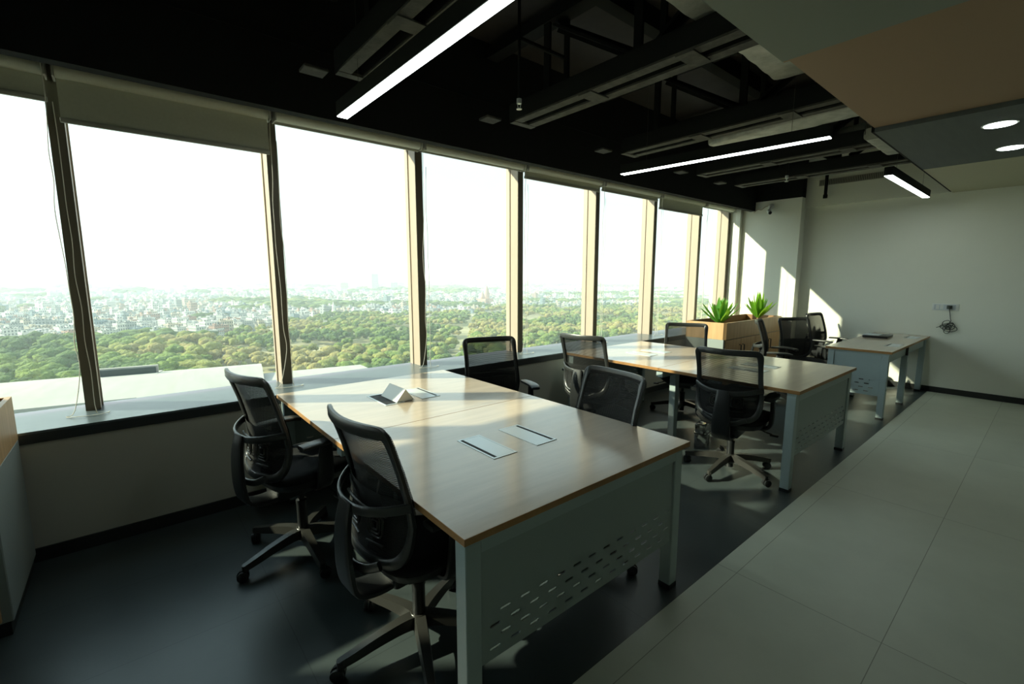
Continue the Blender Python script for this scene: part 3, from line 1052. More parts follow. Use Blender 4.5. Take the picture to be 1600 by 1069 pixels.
    for p in ring:
        y, z = p.x, p.y
        path.append((xb(z, y), y, z))
        ups.append((1, 0, 0))
        top = max(0, min(1, (z - 0.92) / 0.08))
        low = max(0, min(1, (0.66 - z) / 0.12))
        scl.append((0.032 + 0.012 * top + 0.008 * low, 0.020 + 0.008 * low))
    prof = [(-0.5, -0.3), (-0.3, -0.5), (0.3, -0.5), (0.5, -0.3), (0.5, 0.3), (0.3, 0.5), (-0.3, 0.5), (-0.5, 0.3)]
    # keep the band inside the outline: shift centre line inward
    path2 = []
    for (x_, y, z), s in zip(path, scl):
        c = Vector((0, y, z)) - Vector((0, 0, 0.73))
        k_ = 1 - (s[0] / 2) / max(0.2, c.length)
        y2, z2 = y * k_, 0.73 + (z - 0.73) * k_
        path2.append((xb(z2, y2), y2, z2))
    MB().sweep(path2, prof, closed=True, ups=ups, scales=scl).build('backrest_frame', M['frame_grey'], t, ang=50)
    # net sheet
    def sheet(zmax, dx, sc_, name, m, thick=False):
        mb = MB()
        pr = []
        for p in ring:
            y, z = p.x * sc_, 0.73 + (p.y - 0.73) * sc_
            z = min(z, zmax)
            pr.append((y, z))
        cy, cz = 0.0, (0.47 + zmax) / 2
        K = 6
        vs = []
        for q in range(K):
            f = 1 - q / K
            for y, z in pr:
                y2, z2 = cy + (y - cy) * f, cz + (z - cz) * f
                vs.append((xb(z2, y2) + dx, y2, z2))
        vs.append((xb(cz) + dx, cy, cz))
        n_ = len(pr)
        fs = []
        for q in range(K - 1):
            for i in range(n_):
                k = (i + 1) % n_
                fs.append((q * n_ + i, q * n_ + k, (q + 1) * n_ + k, (q + 1) * n_ + i))
        for i in range(n_):
            fs.append(((K - 1) * n_ + i, (K - 1) * n_ + (i + 1) % n_, K * n_))
        mb.add(vs, fs)
        return mb.build(name, m, t, ang=60)
    sheet(1.012, 0.010, 0.985, 'backrest_net', M['net'])
    sheet(0.745, -0.006, 0.965, 'lumbar_net', M['net2'])
    # moulded lumbar pad with nested ribs
    lb = MB()
    for s in (-1, 1):
        for q, (w_, h_) in enumerate(((0.085, 0.085), (0.058, 0.060), (0.032, 0.034))):
            pts = []
            for y, z in rrect(w_, h_, w_ * 0.25, 3):
                yy, zz = s * 0.075 + y, 0.625 + z
                pts.append((xb(zz, yy) - 0.020, yy, zz))
            lb.tube(pts + [pts[0]], 0.0035, 6)
    for s in (-1, 1):
        lb.tube([(xb(0.56, 0.02) - 0.02, s * 0.03, 0.555), (xb(0.56, 0.12) - 0.018, s * 0.13, 0.560)], 0.004, 6)
    lb.tube([(xb(0.66, y) - 0.03, y, 0.68) for y in np.linspace(-0.15, 0.15, 9)], 0.006, 6)
    lb.build('lumbar_support', M['plastic_grey'], t)
    # hoop round the back
    hp_ = []
    for i in range(17):
        a = -1 + 2 * i / 16
        y = 0.236 * a
        x_ = xb(0.72, 0.225) - 0.004 - (0.118) * (1 - abs(a) ** 2.6)
        hp_.append((x_, y, 0.728 - 0.030 * (1 - a * a)))
    MB().sweep(hp_, rrect(0.014, 0.036, 0.006, 2)).build('back_hoop', M['frame_grey'], t, ang=50)
    # spine from the hoop down under the seat
    sp = catmull([(-0.283, 0, 0.715), (-0.300, 0, 0.64), (-0.306, 0, 0.55), (-0.302, 0, 0.44), (-0.280, 0, 0.365), (-0.20, 0, 0.338), (-0.09, 0, 0.345)], 4)
    n_ = len(sp)
    MB().sweep(sp, rrect(1, 1, 0.2, 2), up=(0, 1, 0), scales=[(0.024, 0.085 + 0.045 * min(1, q / 12)) for q in range(n_)]).build('spine', M['plastic'], t, ang=50)
    lo = catmull([(-0.275, -0.155, 0.512), (-0.295, -0.09, 0.482), (-0.305, 0, 0.470), (-0.295, 0.09, 0.482), (-0.275, 0.155, 0.512)], 5)
    MB().sweep([(a.x + 0.03, a.y, a.z) for a in lo], rrect(0.016, 0.034, 0.006, 2)).build('lower_hoop', M['frame_grey'], t, ang=50)
    # armrests
    for s in (-1, 1):
        ap = MB()
        pth = catmull([(0.0, s * 0.12, 0.405), (0.0, s * 0.215, 0.405), (0.0, s * 0.262, 0.43), (0.005, s * 0.272, 0.50), (0.01, s * 0.270, 0.58), (0.02, s * 0.266, 0.642)], 4)
        k = len(pth)
        ap.sweep(pth, rrect(1, 1, 0.25, 2), up=(1, 0, 0), scales=[(0.026, 0.070 + 0.022 * math.sin(min(1, q / (k - 1)) * 3.1) - 0.012 * q / k) for q in range(k)])
        arm = ap.build('armrest', M['plastic'], t, ang=50)
        pad = catmull([(-0.115, s * 0.262, 0.652), (-0.05, s * 0.264, 0.655), (0.05, s * 0.264, 0.656), (0.11, s * 0.258, 0.653), (0.145, s * 0.252, 0.644)], 4)
        k = len(pad)
        MB().sweep(pad, rrect(1, 1, 0.3, 3), scales=[((0.055 + 0.027 * math.sin(math.pi * (0.12 + 0.76 * q / (k - 1)))), 0.023) for q in range(k)]).build('arm_pad', M['frame_grey'], arm, ang=50)
    return t


chairs = [
    (0.64, 2.60, 12, 'black mesh office chair tucked in at the window end of the front desk, left side'),
    (0.82, 1.59, 4, 'black mesh office chair closest to the camera, at the left side of the front desk'),
    (2.22, 2.81, 253, 'black mesh chair beside the sill behind the front desk, its arm pad showing'),
    (1.84, 1.61, 173, 'black mesh chair pushed in against the right edge of the front desk'),
    (3.24, 2.68, 8, 'black mesh chair seen from behind at the window end of the middle desk'),
    (3.57, 1.56, 9, 'black mesh chair seen fully from behind in the gap before the middle desk'),
    (4.76, 2.66, 208, 'black mesh chair facing the camera beyond the middle desk, before the planter cabinet'),
    (6.06, 2.14, 286, 'black mesh chair seen edge on before the oak cabinet doors'),
    (6.66, 2.05, 240, 'black mesh chair turned towards the camera at the near seat of the narrow wall desk'),
    (7.72, 2.08, 262, 'black mesh chair seen from the side nearest the far wall'),
]
proto = make_chair()
for i, (x, y, a, lab) in enumerate(chairs):
    o = proto if i == 0 else copy_tree(proto)
    o.location = (x, y, 0)
    o.rotation_euler = (0, 0, R(a))
    tag(o, lab, 'chair', 'black mesh office chairs')
    # the star base swivels on its own, the seat is set to its own height
    for ch in o.children:
        if ch.name.startswith('star_base'):
            ch.rotation_euler = (0, 0, R((54, 33, 10, 275, 20, 36, 50, 22, 8, 33)[i] - 18 - a))
        else:
            ch.location.z = (0.035, 0.015, 0.005, -0.025, 0.01, -0.015, -0.025, -0.015, -0.025, -0.015)[i]


# ================================================================== planter cabinets
def cabinet(x0, x1, y0, y1, lab):
    t = empty('planter_cabinet', (x0, y0, 0))
    tag(t, lab, 'cabinet', 'oak planter cabinets')
    W_, D = x1 - x0, y1 - y0
    zc = 0.70
    MB().box(0.01, 0.02, 0.0, W_ - 0.01, D - 0.01, 0.06).build('plinth', M['skirting'], t, smooth=False)
    MB().box(0, 0.018, 0.06, W_, D, zc, 0.004, 1).build('carcass', M['cab_side'], t)
    # trough walls
    tr = MB()
    th = 0.022
    ztop = 0.925
    prof_o = [(0.03, 0), (W_ - 0.03, 0), (W_, 0.03), (W_, D), (0, D), (0, 0.03)]
    prof_i = [(th + 0.02, th), (W_ - th - 0.02, th), (W_ - th, th + 0.02), (W_ - th, D - th), (th, D - th), (th, th + 0.02)]
    vs = [(x, y, zc) for x, y in prof_o] + [(x, y, ztop) for x, y in prof_o] + [(x, y, ztop) for x, y in prof_i]
    fs = []
    for i in range(6):
        j = (i + 1) % 6
        fs.append((i, j, 6 + j, 6 + i)); fs.append((6 + i, 6 + j, 12 + j, 12 + i))
    tr.add(vs, fs)
    tr.mat(1)
    vs = [(x, y, ztop) for x, y in prof_i] + [(x, y, zc + 0.07) for x, y in prof_i]
    tr.add(vs, [(i, (i + 1) % 6, 6 + (i + 1) % 6, 6 + i) for i in range(6)])
    tr.build('planter_trough', [M['cab_wood'], M['cab_inner']], t, smooth=False)
    so_ = MB().box(th, th, zc, W_ - th, D - th, zc + 0.085)
    so_.build('soil', M['soil'], t, smooth=False)
    n_ = 4
    for i in range(n_):
        a = 0.03 + (W_ - 0.06) * i / n_ + 0.003
        b = 0.03 + (W_ - 0.06) * (i + 1) / n_ - 0.003
        d = MB().box(a, 0.0, 0.075, b, 0.018, zc - 0.01, 0.002, 1).build('door', M['cab_wood'], t)
        hx = b - 0.045 if i % 2 == 0 else a + 0.045
        h = MB().tube([(hx, 0.0, 0.60), (hx, -0.028, 0.60), (hx, -0.028, 0.46), (hx, 0.0, 0.46)], 0.007, 8)
        h.build('handle', M['plastic'], d)
    return t


cabinet(6.02, 7.90, 2.80, 3.36, 'light oak planter cabinet with two leafy plants, under the far windows')
cabinet(-2.40, -0.50, 2.72, 3.36, 'light oak planter cabinet cut off by the left picture edge')


def plant(x, y, z, sc_, m, seed, lab, n=20, lean=(0, 0)):
    t = empty('potted_plant', (x, y, z))
    tag(t, lab, 'plant', 'leafy plants in the oak planter')
    rnd_ = random.Random(seed)
    MB().tube([(0, 0, 0), (lean[0] * 0.02, lean[1] * 0.02, 0.07 * sc_)], 0.012 * sc_, 8).build('stem', M['cab_inner'], t)
    for i in range(n):
        az = i * 2.399 + rnd_.uniform(-0.2, 0.2)
        el = R(86 - 44 * (i / n) + rnd_.uniform(-6, 6))
        L = sc_ * rnd_.uniform(0.24, 0.31)
        d = Vector((math.cos(az) * math.cos(el), math.sin(az) * math.cos(el), math.sin(el)))
        side = Vector((-math.sin(az), math.cos(az), 0))
        nrm = side.cross(d)
        mb = MB()
        vs = []
        for k in range(9):
            f = k / 8
            w_ = sc_ * 0.027 * (math.sin(math.pi * min(1, f * 0.93 + 0.07)) ** 0.7) * (0.3 + 0.7 * min(1, f * 3))
            if k == 8: w_ = 0.0015
            c = Vector((0, 0, 0.05 * sc_)) + d * L * f + Vector((0, 0, -0.05 * sc_ * f * f * math.cos(el)))
            vs += [c - side * w_ + nrm * w_ * 0.35, c, c + side * w_ + nrm * w_ * 0.35]
        fs = []
        for k in range(8):
            a = k * 3
            fs += [(a, a + 1, a + 4, a + 3), (a + 1, a + 2, a + 5, a + 4)]
        mb.add(vs, fs)
        mb.build('leaf', m, t, ang=80)


plant(6.30, 3.02, 0.80, 1.42, M['leaf2'], 2, 'leafy green plant at the near end of the far planter', 24)
plant(7.45, 2.98, 0.82, 1.42, M['leaf'], 5, 'yellow green leafy plant further back in the far planter', 22)

# ================================================================== the view outside
GZ = -45.0
M['ground'] = mat('dry_scrub_ground', (0.20, 0.21, 0.09), 0.95, var=(0.42, 0.36, 0.22), vscale=(0.012, 0.012, 0.012))
M['path'] = mat('pale_dirt_road', (0.50, 0.46, 0.36), 0.95)
M['roof_white'] = mat('white_roof_sheet', (0.40, 0.385, 0.345), 0.8, var=(0.34, 0.325, 0.29), vscale=(0.5, 0.12, 0.3))
M['roof_grey'] = mat('grey_green_roof_ledge', (0.22, 0.27, 0.24), 0.8, var=(0.16, 0.20, 0.18), vscale=(0.3, 0.3, 0.3))
M['roof_wall'] = mat('cream_hall_wall', (0.55, 0.52, 0.45), 0.8)
M['skylight'] = mat('dark_skylight_pane', (0.03, 0.05, 0.05), 0.15)
M['bark'] = mat('brown_bark', (0.10, 0.07, 0.045), 0.9)
TREE = [mat('deep_green_foliage', (0.11, 0.17, 0.05), 0.9, spec=0.15, var=(0.05, 0.085, 0.03), vscale=(0.5, 0.5, 0.5), bump=1.0, bscale=1.3),
        mat('fresh_green_foliage', (0.20, 0.27, 0.065), 0.9, spec=0.15, var=(0.09, 0.135, 0.038), vscale=(0.5, 0.5, 0.5), bump=1.0, bscale=1.3),
        mat('yellow_green_foliage', (0.30, 0.31, 0.085), 0.9, spec=0.15, var=(0.17, 0.18, 0.055), vscale=(0.5, 0.5, 0.5), bump=1.0, bscale=1.3),
        mat('dry_ochre_foliage', (0.34, 0.29, 0.11), 0.9, spec=0.15, var=(0.22, 0.19, 0.07), vscale=(0.5, 0.5, 0.5), bump=1.0, bscale=1.3)]


for m_ in TREE:
    n_ = m_.node_tree
    gp = n_.nodes.new('ShaderNodeNewGeometry')
    for q in list(n_.nodes):
        if q.type == 'MAPPING':
            n_.links.new(gp.outputs['Position'], q.inputs[0]); q.inputs['Scale'].default_value = (0.55, 0.55, 0.9)
        if q.type == 'TEX_NOISE' and not any(l.from_node.type == 'MAPPING' for l in q.inputs['Vector'].links):
            n_.links.new(gp.outputs['Position'], q.inputs['Vector']); q.inputs['Scale'].default_value = 1.1
        if q.type == 'BUMP':
            q.inputs['Distance'].default_value = 1.2


def house_mat(name, wall, roof, winc=(0.10, 0.13, 0.14)):
    """plaster walls with rows of windows on upright faces, plain roof on top"""
    m = mat(name, wall, 0.85)
    n = m.node_tree
    b = n.nodes['Principled BSDF']
    t = n.nodes['Texture Coordinate']
    sp = n.nodes.new('ShaderNodeSeparateXYZ')
    n.links.new(t.outputs['Object'], sp.inputs[0])
    ad = n.nodes.new('ShaderNodeMath'); ad.operation = 'ADD'
    n.links.new(sp.outputs['X'], ad.inputs[0]); n.links.new(sp.outputs['Y'], ad.inputs[1])
    cb = n.nodes.new('ShaderNodeCombineXYZ')
    n.links.new(ad.outputs[0], cb.inputs[0]); n.links.new(sp.outputs['Z'], cb.inputs[1])
    br = n.nodes.new('ShaderNodeTexBrick')
    br.offset = 0.0
    br.inputs['Scale'].default_value = 1.0
    br.inputs['Brick Width'].default_value = 2.6
    br.inputs['Row Height'].default_value = 3.1
    br.inputs['Mortar Size'].default_value = 0.75
    br.inputs['Color1'].default_value = (*winc, 1)
    br.inputs['Color2'].default_value = (*[c * 0.6 for c in winc], 1)
    br.inputs['Mortar'].default_value = (*wall, 1)
    n.links.new(cb.outputs[0], br.inputs['Vector'])
    g_ = n.nodes.new('ShaderNodeNewGeometry')
    sn = n.nodes.new('ShaderNodeSeparateXYZ')
    n.links.new(g_.outputs['Normal'], sn.inputs[0])
    gt = n.nodes.new('ShaderNodeMath'); gt.operation = 'GREATER_THAN'; gt.inputs[1].default_value = 0.5
    n.links.new(sn.outputs['Z'], gt.inputs[0])
    mi = n.nodes.new('ShaderNodeMix'); mi.data_type = 'RGBA'
    n.links.new(gt.outputs[0], mi.inputs['Factor'])
    n.links.new(br.outputs['Color'], mi.inputs['A'])
    mi.inputs['B'].default_value = (*roof, 1)
    n.links.new(mi.outputs['Result'], b.inputs['Base Color'])
    return m


HOUSE = [house_mat('white_plaster_house', (0.60, 0.60, 0.57), (0.50, 0.50, 0.48)),
         house_mat('pale_grey_house', (0.36, 0.38, 0.38), (0.30, 0.32, 0.32)),
         house_mat('cream_house', (0.50, 0.44, 0.35), (0.42, 0.38, 0.33)),
         house_mat('brick_pink_house', (0.40, 0.25, 0.20), (0.42, 0.35, 0.30)),
         house_mat('blue_grey_house', (0.22, 0.29, 0.33), (0.20, 0.26, 0.29))]

g = MB().add([(-6000, 40, GZ), (14000, 40, GZ), (14000, 14000, GZ), (-6000, 14000, GZ)], [(0, 1, 2, 3)])
g.add([(-6000, 40, GZ - 1), (14000, 40, GZ - 1), (14000, 14000, GZ - 1), (-6000, 14000, GZ - 1)], [(3, 2, 1, 0)])
struct('ground', g, M['ground'])['label'] = 'dry green scrub land stretching to the hazy skyline'

# haze: a real layer of dusty air over the city
hz = bpy.data.materials.new('dusty_air')
hz.use_nodes = True
n = hz.node_tree; n.nodes.clear()
o = n.nodes.new('ShaderNodeOutputMaterial')
vs_ = n.nodes.new('ShaderNodeVolumeScatter')
vs_.inputs['Color'].default_value = (0.86, 0.95, 1.0, 1)
vs_.inputs['Density'].default_value = 0.0005
vs_.inputs['Anisotropy'].default_value = 0.0
n.links.new(vs_.outputs[0], o.inputs['Volume'])
ho = MB().box(-7000, 30, GZ - 5, 15000, 15000, 25).build('haze', hz, smooth=False)
tag(ho, 'pale haze lying over the city below the windows', 'haze', kind='stuff')

# road through the scrub
rd = []
for p in catmull([(150, 230, 0), (205, 290, 0), (235, 335, 0), (300, 414, 0), (330, 470, 0)], 5):
    rd.append((p.x, p.y, GZ + 0.3))
struct('road', MB().sweep(rd, [(-2, -0.2), (2, -0.2), (2, 0.2), (-2, 0.2)]), M['path'])

# ---- the white roofed hall right below
t = empty('exhibition_hall', (0, 70, GZ), R(-10))
tag(t, 'huge white roofed hall below the left windows', 'building')
hz0 = -12.0 - GZ
hb = MB().box(-70, -9, 0, 3.5, 16.5, hz0 - 2.0)
hb.box(3.5, -10, 0, 27, 5.5, hz0 - 1.3)
hb.box(3.5, 5.5, 0, 13, 14, hz0 - 1.3)
hb.build('hall_wall', M['roof_wall'], t, smooth=False)
def vault(x0, x1, y0, y1, z, rise, name='roof_sheet'):
    mb = MB()
    n_ = 14
    vs = []
    for i in range(n_ + 1):
        f = i / n_
        y = y0 + (y1 - y0) * f
        zz = z + rise * math.sin(math.pi * min(1, f * 1.0)) 
        vs += [(x0, y, zz), (x1, y, zz)]
    b0 = len(vs)
    vs += [(v[0], v[1], v[2] - 0.5) for v in vs]
    fs = []
    for i in range(n_):
        a = 2 * i
        fs.append((a, a + 1, a + 3, a + 2)); fs.append((b0 + a, b0 + a + 2, b0 + a + 3, b0 + a + 1))
        fs.append((a, a + 2, b0 + a + 2, b0 + a)); fs.append((a + 1, b0 + a + 1, b0 + a + 3, a + 3))
    fs.append((0, b0, b0 + 1, 1)); fs.append((2 * n_, 2 * n_ + 1, b0 + 2 * n_ + 1, b0 + 2 * n_))
    mb.add(vs, fs)
    return mb.build(name, M['roof_white'], t)
vault(-70, 0.1, -1.6, 17, hz0 - 0.4, 0.5)
vault(0.0, 4.0, -2.2, 15.5, hz0 - 0.35, 0.5)
vault(3.8, 13.2, -10, 14.5, hz0 - 0.2, 1.1)
vault(13.0, 27.0, -11, 6.0, hz0 - 0.3, 0.5)
MB().box(-7.5, 13.6, hz0 - 0.1, 0.0, 14.2, hz0 + 0.95).build('roof_light_frame', M['roof_white'], t, smooth=False)
MB().box(-7.3, 13.3, hz0 - 0.1, -0.2, 13.62, hz0 + 0.75).build('skylight', M['skylight'], t, smooth=False)
MB().box(-60, -9.3, hz0 - 1.6, 4, -1.4, hz0 - 1.0).build('roof_ledge', M['roof_grey'], t, smooth=False)

# ---- tree and house shapes
def ico(sub):
    bm = bmesh.new()
    bmesh.ops.create_icosphere(bm, subdivisions=sub, radius=1)
    bm.verts.index_update()
    v = np.array([tuple(x.co) for x in bm.verts]); f = np.array([[x.index for x in q.verts] for q in bm.faces])
    bm.free()
    return v, f


def crown(seed, sub, lumps, R_=1.0):
    r_ = np.random.RandomState(seed)
    v0, f0 = ico(sub)
    V = []; F = []; b = 0
    for k in range(lumps):
        if k == 0:
            c = np.array([0, 0, 0.55]); s = 0.72
        else:
            a = k * 2.4 + r_.rand() * 0.5
            rr = 0.38 + 0.30 * r_.rand()
            c = np.array([math.cos(a) * rr, math.sin(a) * rr, 0.28 + 0.62 * r_.rand()]); s = 0.30 + 0.20 * r_.rand()
        v = v0.copy()
        for i in range(len(v)):
            p = Vector(v[i]) * 2.6 + Vector((seed * 7.1 + k * 3.3, k, 0))
            v[i] *= 1 + 0.26 * noise.noise(p) + 0.12 * noise.noise(p * 2.7)
        V.append(v * s * np.array([1, 1, 0.72]) + c); F.append(f0 + b); b += len(v)
    return np.concatenate(V), np.concatenate(F)


def np_mesh(name, V, F, mats, mi=None, smooth=True):
    me = bpy.data.meshes.new(name)
    me.vertices.add(len(V)); me.vertices.foreach_set('co', V.astype(np.float32).ravel())
    k = F.shape[1]
    me.loops.add(len(F) * k); me.loops.foreach_set('vertex_index', F.astype(np.int32).ravel())
    me.polygons.add(len(F)); me.polygons.foreach_set('loop_start', np.arange(0, len(F) * k, k, dtype=np.int32))
    me.polygons.foreach_set('loop_total', np.full(len(F), k, dtype=np.int32))
    for m in mats: me.materials.append(m)
    if mi is not None: me.polygons.foreach_set('material_index', mi.astype(np.int32))
    me.polygons.foreach_set('use_smooth', np.full(len(F), smooth))
    me.update(calc_edges=True)
    return me


crowns_hi = [crown(s, 3, 9) for s in range(4)]
crowns_lo = [crown(s, 1, 4) for s in range(5)]
crowns_md = [crown(s, 2, 6) for s in range(4)]

rs = np.random.RandomState(11)
def n2(x, y, s, o=0.0):
    return noise.noise(Vector((x / s + o, y / s, o * 1.7)))

def edge_y(r_):
    """how far the woods reach, by direction x/y"""
    return float(np.interp(r_, [-0.3, -0.08, 0.08, 0.2, 0.33, 0.6, 0.85, 1.4, 2.5], [430, 430, 370, 455, 560, 480, 530, 430, 330]))

def pane(x, y):
    xm = x * YG / y
    k = sum(1 for m_ in mull[n0:] if m_ < xm)
    return ('leftmost', 'second', 'third', 'fourth', 'fifth', 'sixth', 'seventh', 'eighth', 'last')[k]

T = []      # x, y, size, kind
tries = 0
while len(T) < 6500 and tries < 60000:
    tries += 1
    y = 98 + (600 - 98) * rs.rand() ** 0.8
    x = y * (-0.25 + 2.75 * rs.rand())
    r_ = x / y
    if y > edge_y(r_): continue
    # clearings of dry grass in the scrub, and the road
    q = n2(x, y, 55, 3.0) + 0.5 * n2(x, y, 22, 8.0)
    if r_ > 0.10 and q > 0.12 + 0.25 * rs.rand(): continue
    dr = min(abs(x - (150 + (y - 230) * 0.75)), 99) if 200 < y < 480 else 99
    if dr < 5: continue
    near_hall = y < 115
    sz = (3.4 + 3.2 * rs.rand()) if r_ < 0.12 else (2.3 + 2.6 * rs.rand())
    k = n2(x, y, 70, 1.0) + 0.6 * (rs.rand() - 0.5)
    if r_ > 0.1: k += 0.22
    if 0.03 < r_ < 0.3 and y < 260: k += 0.35
    kind = 0 if k < -0.08 else 1 if k < 0.22 else 2 if k < 0.52 else 3
    T.append((x, y, sz, kind))
T.sort(key=lambda a: -a[2] / math.hypot(a[0], a[1]))
tree_mesh = []
trunkV = []
for s in range(4):
    V, F = crowns_hi[s]
    for k in range(4):
        tree_mesh.append((np_mesh('crown', V, F, [TREE[k]]), s, k))
tlab = ['dark green tree standing in the woods outside', 'fresh green tree standing in the woods outside', 'yellow green tree in the scrub outside', 'dry ochre coloured tree in the scrub outside']
tk = MB().tube([(0, 0, -0.95), (0.02, 0, -0.4), (0, 0, 0.5)], 0.05, 7)
trunk0 = tk.build('trunk', M['bark'])
for i, (x, y, sz, kind) in enumerate(T[:300]):
    me = tree_mesh[(i % 4) * 4 + kind][0]
    r = empty('tree', (x, y, GZ + sz * 0.9), rs.rand() * 6.28)
    r.scale = (sz, sz, sz * (0.85 + 0.35 * rs.rand()))
    wn = pane(x, y)
    rw = 'nearest row' if y < 112 else 'front rows' if y < 132 else 'middle rows' if y < 160 else 'back rows'
    tag(r, tlab[kind] + ' the %s window, %s' % (wn, rw), 'tree', ['dark green', 'fresh green', 'yellow green', 'ochre'][kind] + ' trees outside the %s window, %s' % (wn, rw))
    c = bpy.data.objects.new('crown', me); C.objects.link(c); c.parent = r
    k_ = trunk0 if i == 0 else trunk0.copy()
    if i: C.objects.link(k_)
    k_.parent = r
Vs, Fs, Ms = [], [], []
b = 0
for i, (x, y, sz, kind) in enumerate(T[300:]):
    V, F = (crowns_md if y < 260 else crowns_lo)[i % 4]
    a = rs.rand() * 6.28
    ca, sa = math.cos(a), math.sin(a)
    W_ = np.stack([V[:, 0] * ca - V[:, 1] * sa, V[:, 0] * sa + V[:, 1] * ca, V[:, 2] * (0.8 + 0.4 * rs.rand())], 1) * sz + np.array([x, y, GZ + sz * 0.8])
    Vs.append(W_); Fs.append(F + b); b += len(W_); Ms.append(np.full(len(F), kind))
woods = bpy.data.objects.new('woodland', np_mesh('woodland', np.concatenate(Vs), np.concatenate(Fs), TREE, np.concatenate(Ms)))
C.objects.link(woods)
tag(woods, 'dense mass of smaller trees and bushes filling the woods outside', 'trees', kind='stuff')

# ---- houses
def house_shape(w_, d_, h_, v):
    """parapet roof block with a stair hut and a water tank; returns quads"""
    bx = []
    bx.append((-w_ / 2, -d_ / 2, 0, w_ / 2, d_ / 2, h_))
    p = 0.35
    bx += [(-w_ / 2, -d_ / 2, h_, w_ / 2, -d_ / 2 + p, h_ + 1), (-w_ / 2, d_ / 2 - p, h_, w_ / 2, d_ / 2, h_ + 1),
           (-w_ / 2, -d_ / 2 + p, h_, -w_ / 2 + p, d_ / 2 - p, h_ + 1), (w_ / 2 - p, -d_ / 2 + p, h_, w_ / 2, d_ / 2 - p, h_ + 1)]
    bx.append((-w_ * 0.3, 0, h_, -w_ * 0.3 + 3, 3.4, h_ + 2.6))
    if v % 2: bx.append((w_ * 0.2, -1.0, h_, w_ * 0.2 + 1.6, 0.6, h_ + 1.9))
    if v % 3 == 0: bx.append((-w_ / 2 - 1.2, -d_ / 2 - 1.2, h_ * 0.5, w_ / 2 - 2, -d_ / 2, h_ * 0.5 + 0.9))
    return bx

BF = np.array([(3, 2, 1, 0), (4, 5, 6, 7), (0, 1, 5, 4), (1, 2, 6, 5), (2, 3, 7, 6), (3, 0, 4, 7)])
def boxes_np(bx):
    V = []; F = []
    for i, (x0, y0, z0, x1, y1, z1) in enumerate(bx):
        V += [(x, y, z) for z in (z0, z1) for x, y in ((x0, y0), (x1, y0), (x1, y1), (x0, y1))]
        F.append(BF + 8 * i)
    return np.array(V, float), np.concatenate(F)

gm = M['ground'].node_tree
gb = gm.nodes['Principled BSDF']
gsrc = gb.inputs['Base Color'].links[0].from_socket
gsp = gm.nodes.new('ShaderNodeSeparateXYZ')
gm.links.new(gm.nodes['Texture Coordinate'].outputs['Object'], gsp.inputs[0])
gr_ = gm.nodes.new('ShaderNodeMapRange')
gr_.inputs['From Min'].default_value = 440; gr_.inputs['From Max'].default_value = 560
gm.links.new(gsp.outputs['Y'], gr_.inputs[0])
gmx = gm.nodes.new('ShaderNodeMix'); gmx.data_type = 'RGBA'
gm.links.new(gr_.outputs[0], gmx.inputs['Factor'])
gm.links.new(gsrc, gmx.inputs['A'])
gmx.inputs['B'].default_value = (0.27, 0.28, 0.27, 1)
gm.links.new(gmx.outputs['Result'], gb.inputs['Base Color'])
hv = [boxes_np(house_shape(*a)) for a in ((11, 9, 9, 0), (14, 10, 12, 1), (9, 9, 7, 2), (18, 10, 10, 3), (12, 14, 13, 4), (8, 7, 6, 5))]
Hs = []
tries = 0
while len(Hs) < 15000 and tries < 90000:
    tries += 1
    u = rs.rand()
    y = 330 * (3400 / 330) ** (u ** 0.85)
    x = y * (-0.3 + 2.9 * rs.rand())
    if y < edge_y(x / y) + 6 + 10 * rs.rand(): continue
    dist = math.hypot(x, y)
    g = n2(x, y, 190, 5.0) + 0.5 * n2(x, y, 90, 2.0)
    lim = 0.38 if x / y < 0.25 else 0.22
    if g > lim + 0.12 * (rs.rand() - 0.5): 
        Hs.append((x, y, 'T')); continue
    Hs.append((x, y, 'H'))
hl = [h for h in Hs if h[2] == 'H']
tl_ = [h for h in Hs if h[2] == 'T']
hl.sort(key=lambda a: math.hypot(a[0], a[1]))
hmesh = {}
hcol = ['white', 'pale grey', 'cream', 'brick pink', 'blue grey']
for i, (x, y, _) in enumerate(hl[:300]):
    v = int(rs.randint(6)); c_ = int(rs.choice(5, p=[0.42, 0.25, 0.15, 0.08, 0.10]))
    if (v, c_) not in hmesh:
        V, F = hv[v]
        hmesh[(v, c_)] = np_mesh('house', V, F, [HOUSE[c_]], smooth=False)
    o = bpy.data.objects.new('house', hmesh[(v, c_)]); C.objects.link(o)
    o.location = (x, y, GZ)
    o.rotation_euler = (0, 0, R(20) + R(rs.choice([0, 90])) + R(rs.rand() * 12))
    s_ = 0.5 + 0.35 * rs.rand(); o.scale = (s_, s_, 0.45 + 0.5 * rs.rand())
    wn = pane(x, y)
    sh = ('squarish', 'broad', 'small square', 'long', 'deep', 'little')[v]
    tag(o, sh + ' ' + hcol[c_] + ' flat roofed house at the city edge outside the %s window' % wn, 'house', sh + ' ' + hcol[c_] + ' houses outside the %s window' % wn)
Vs, Fs, Ms = [], [], []
b = 0
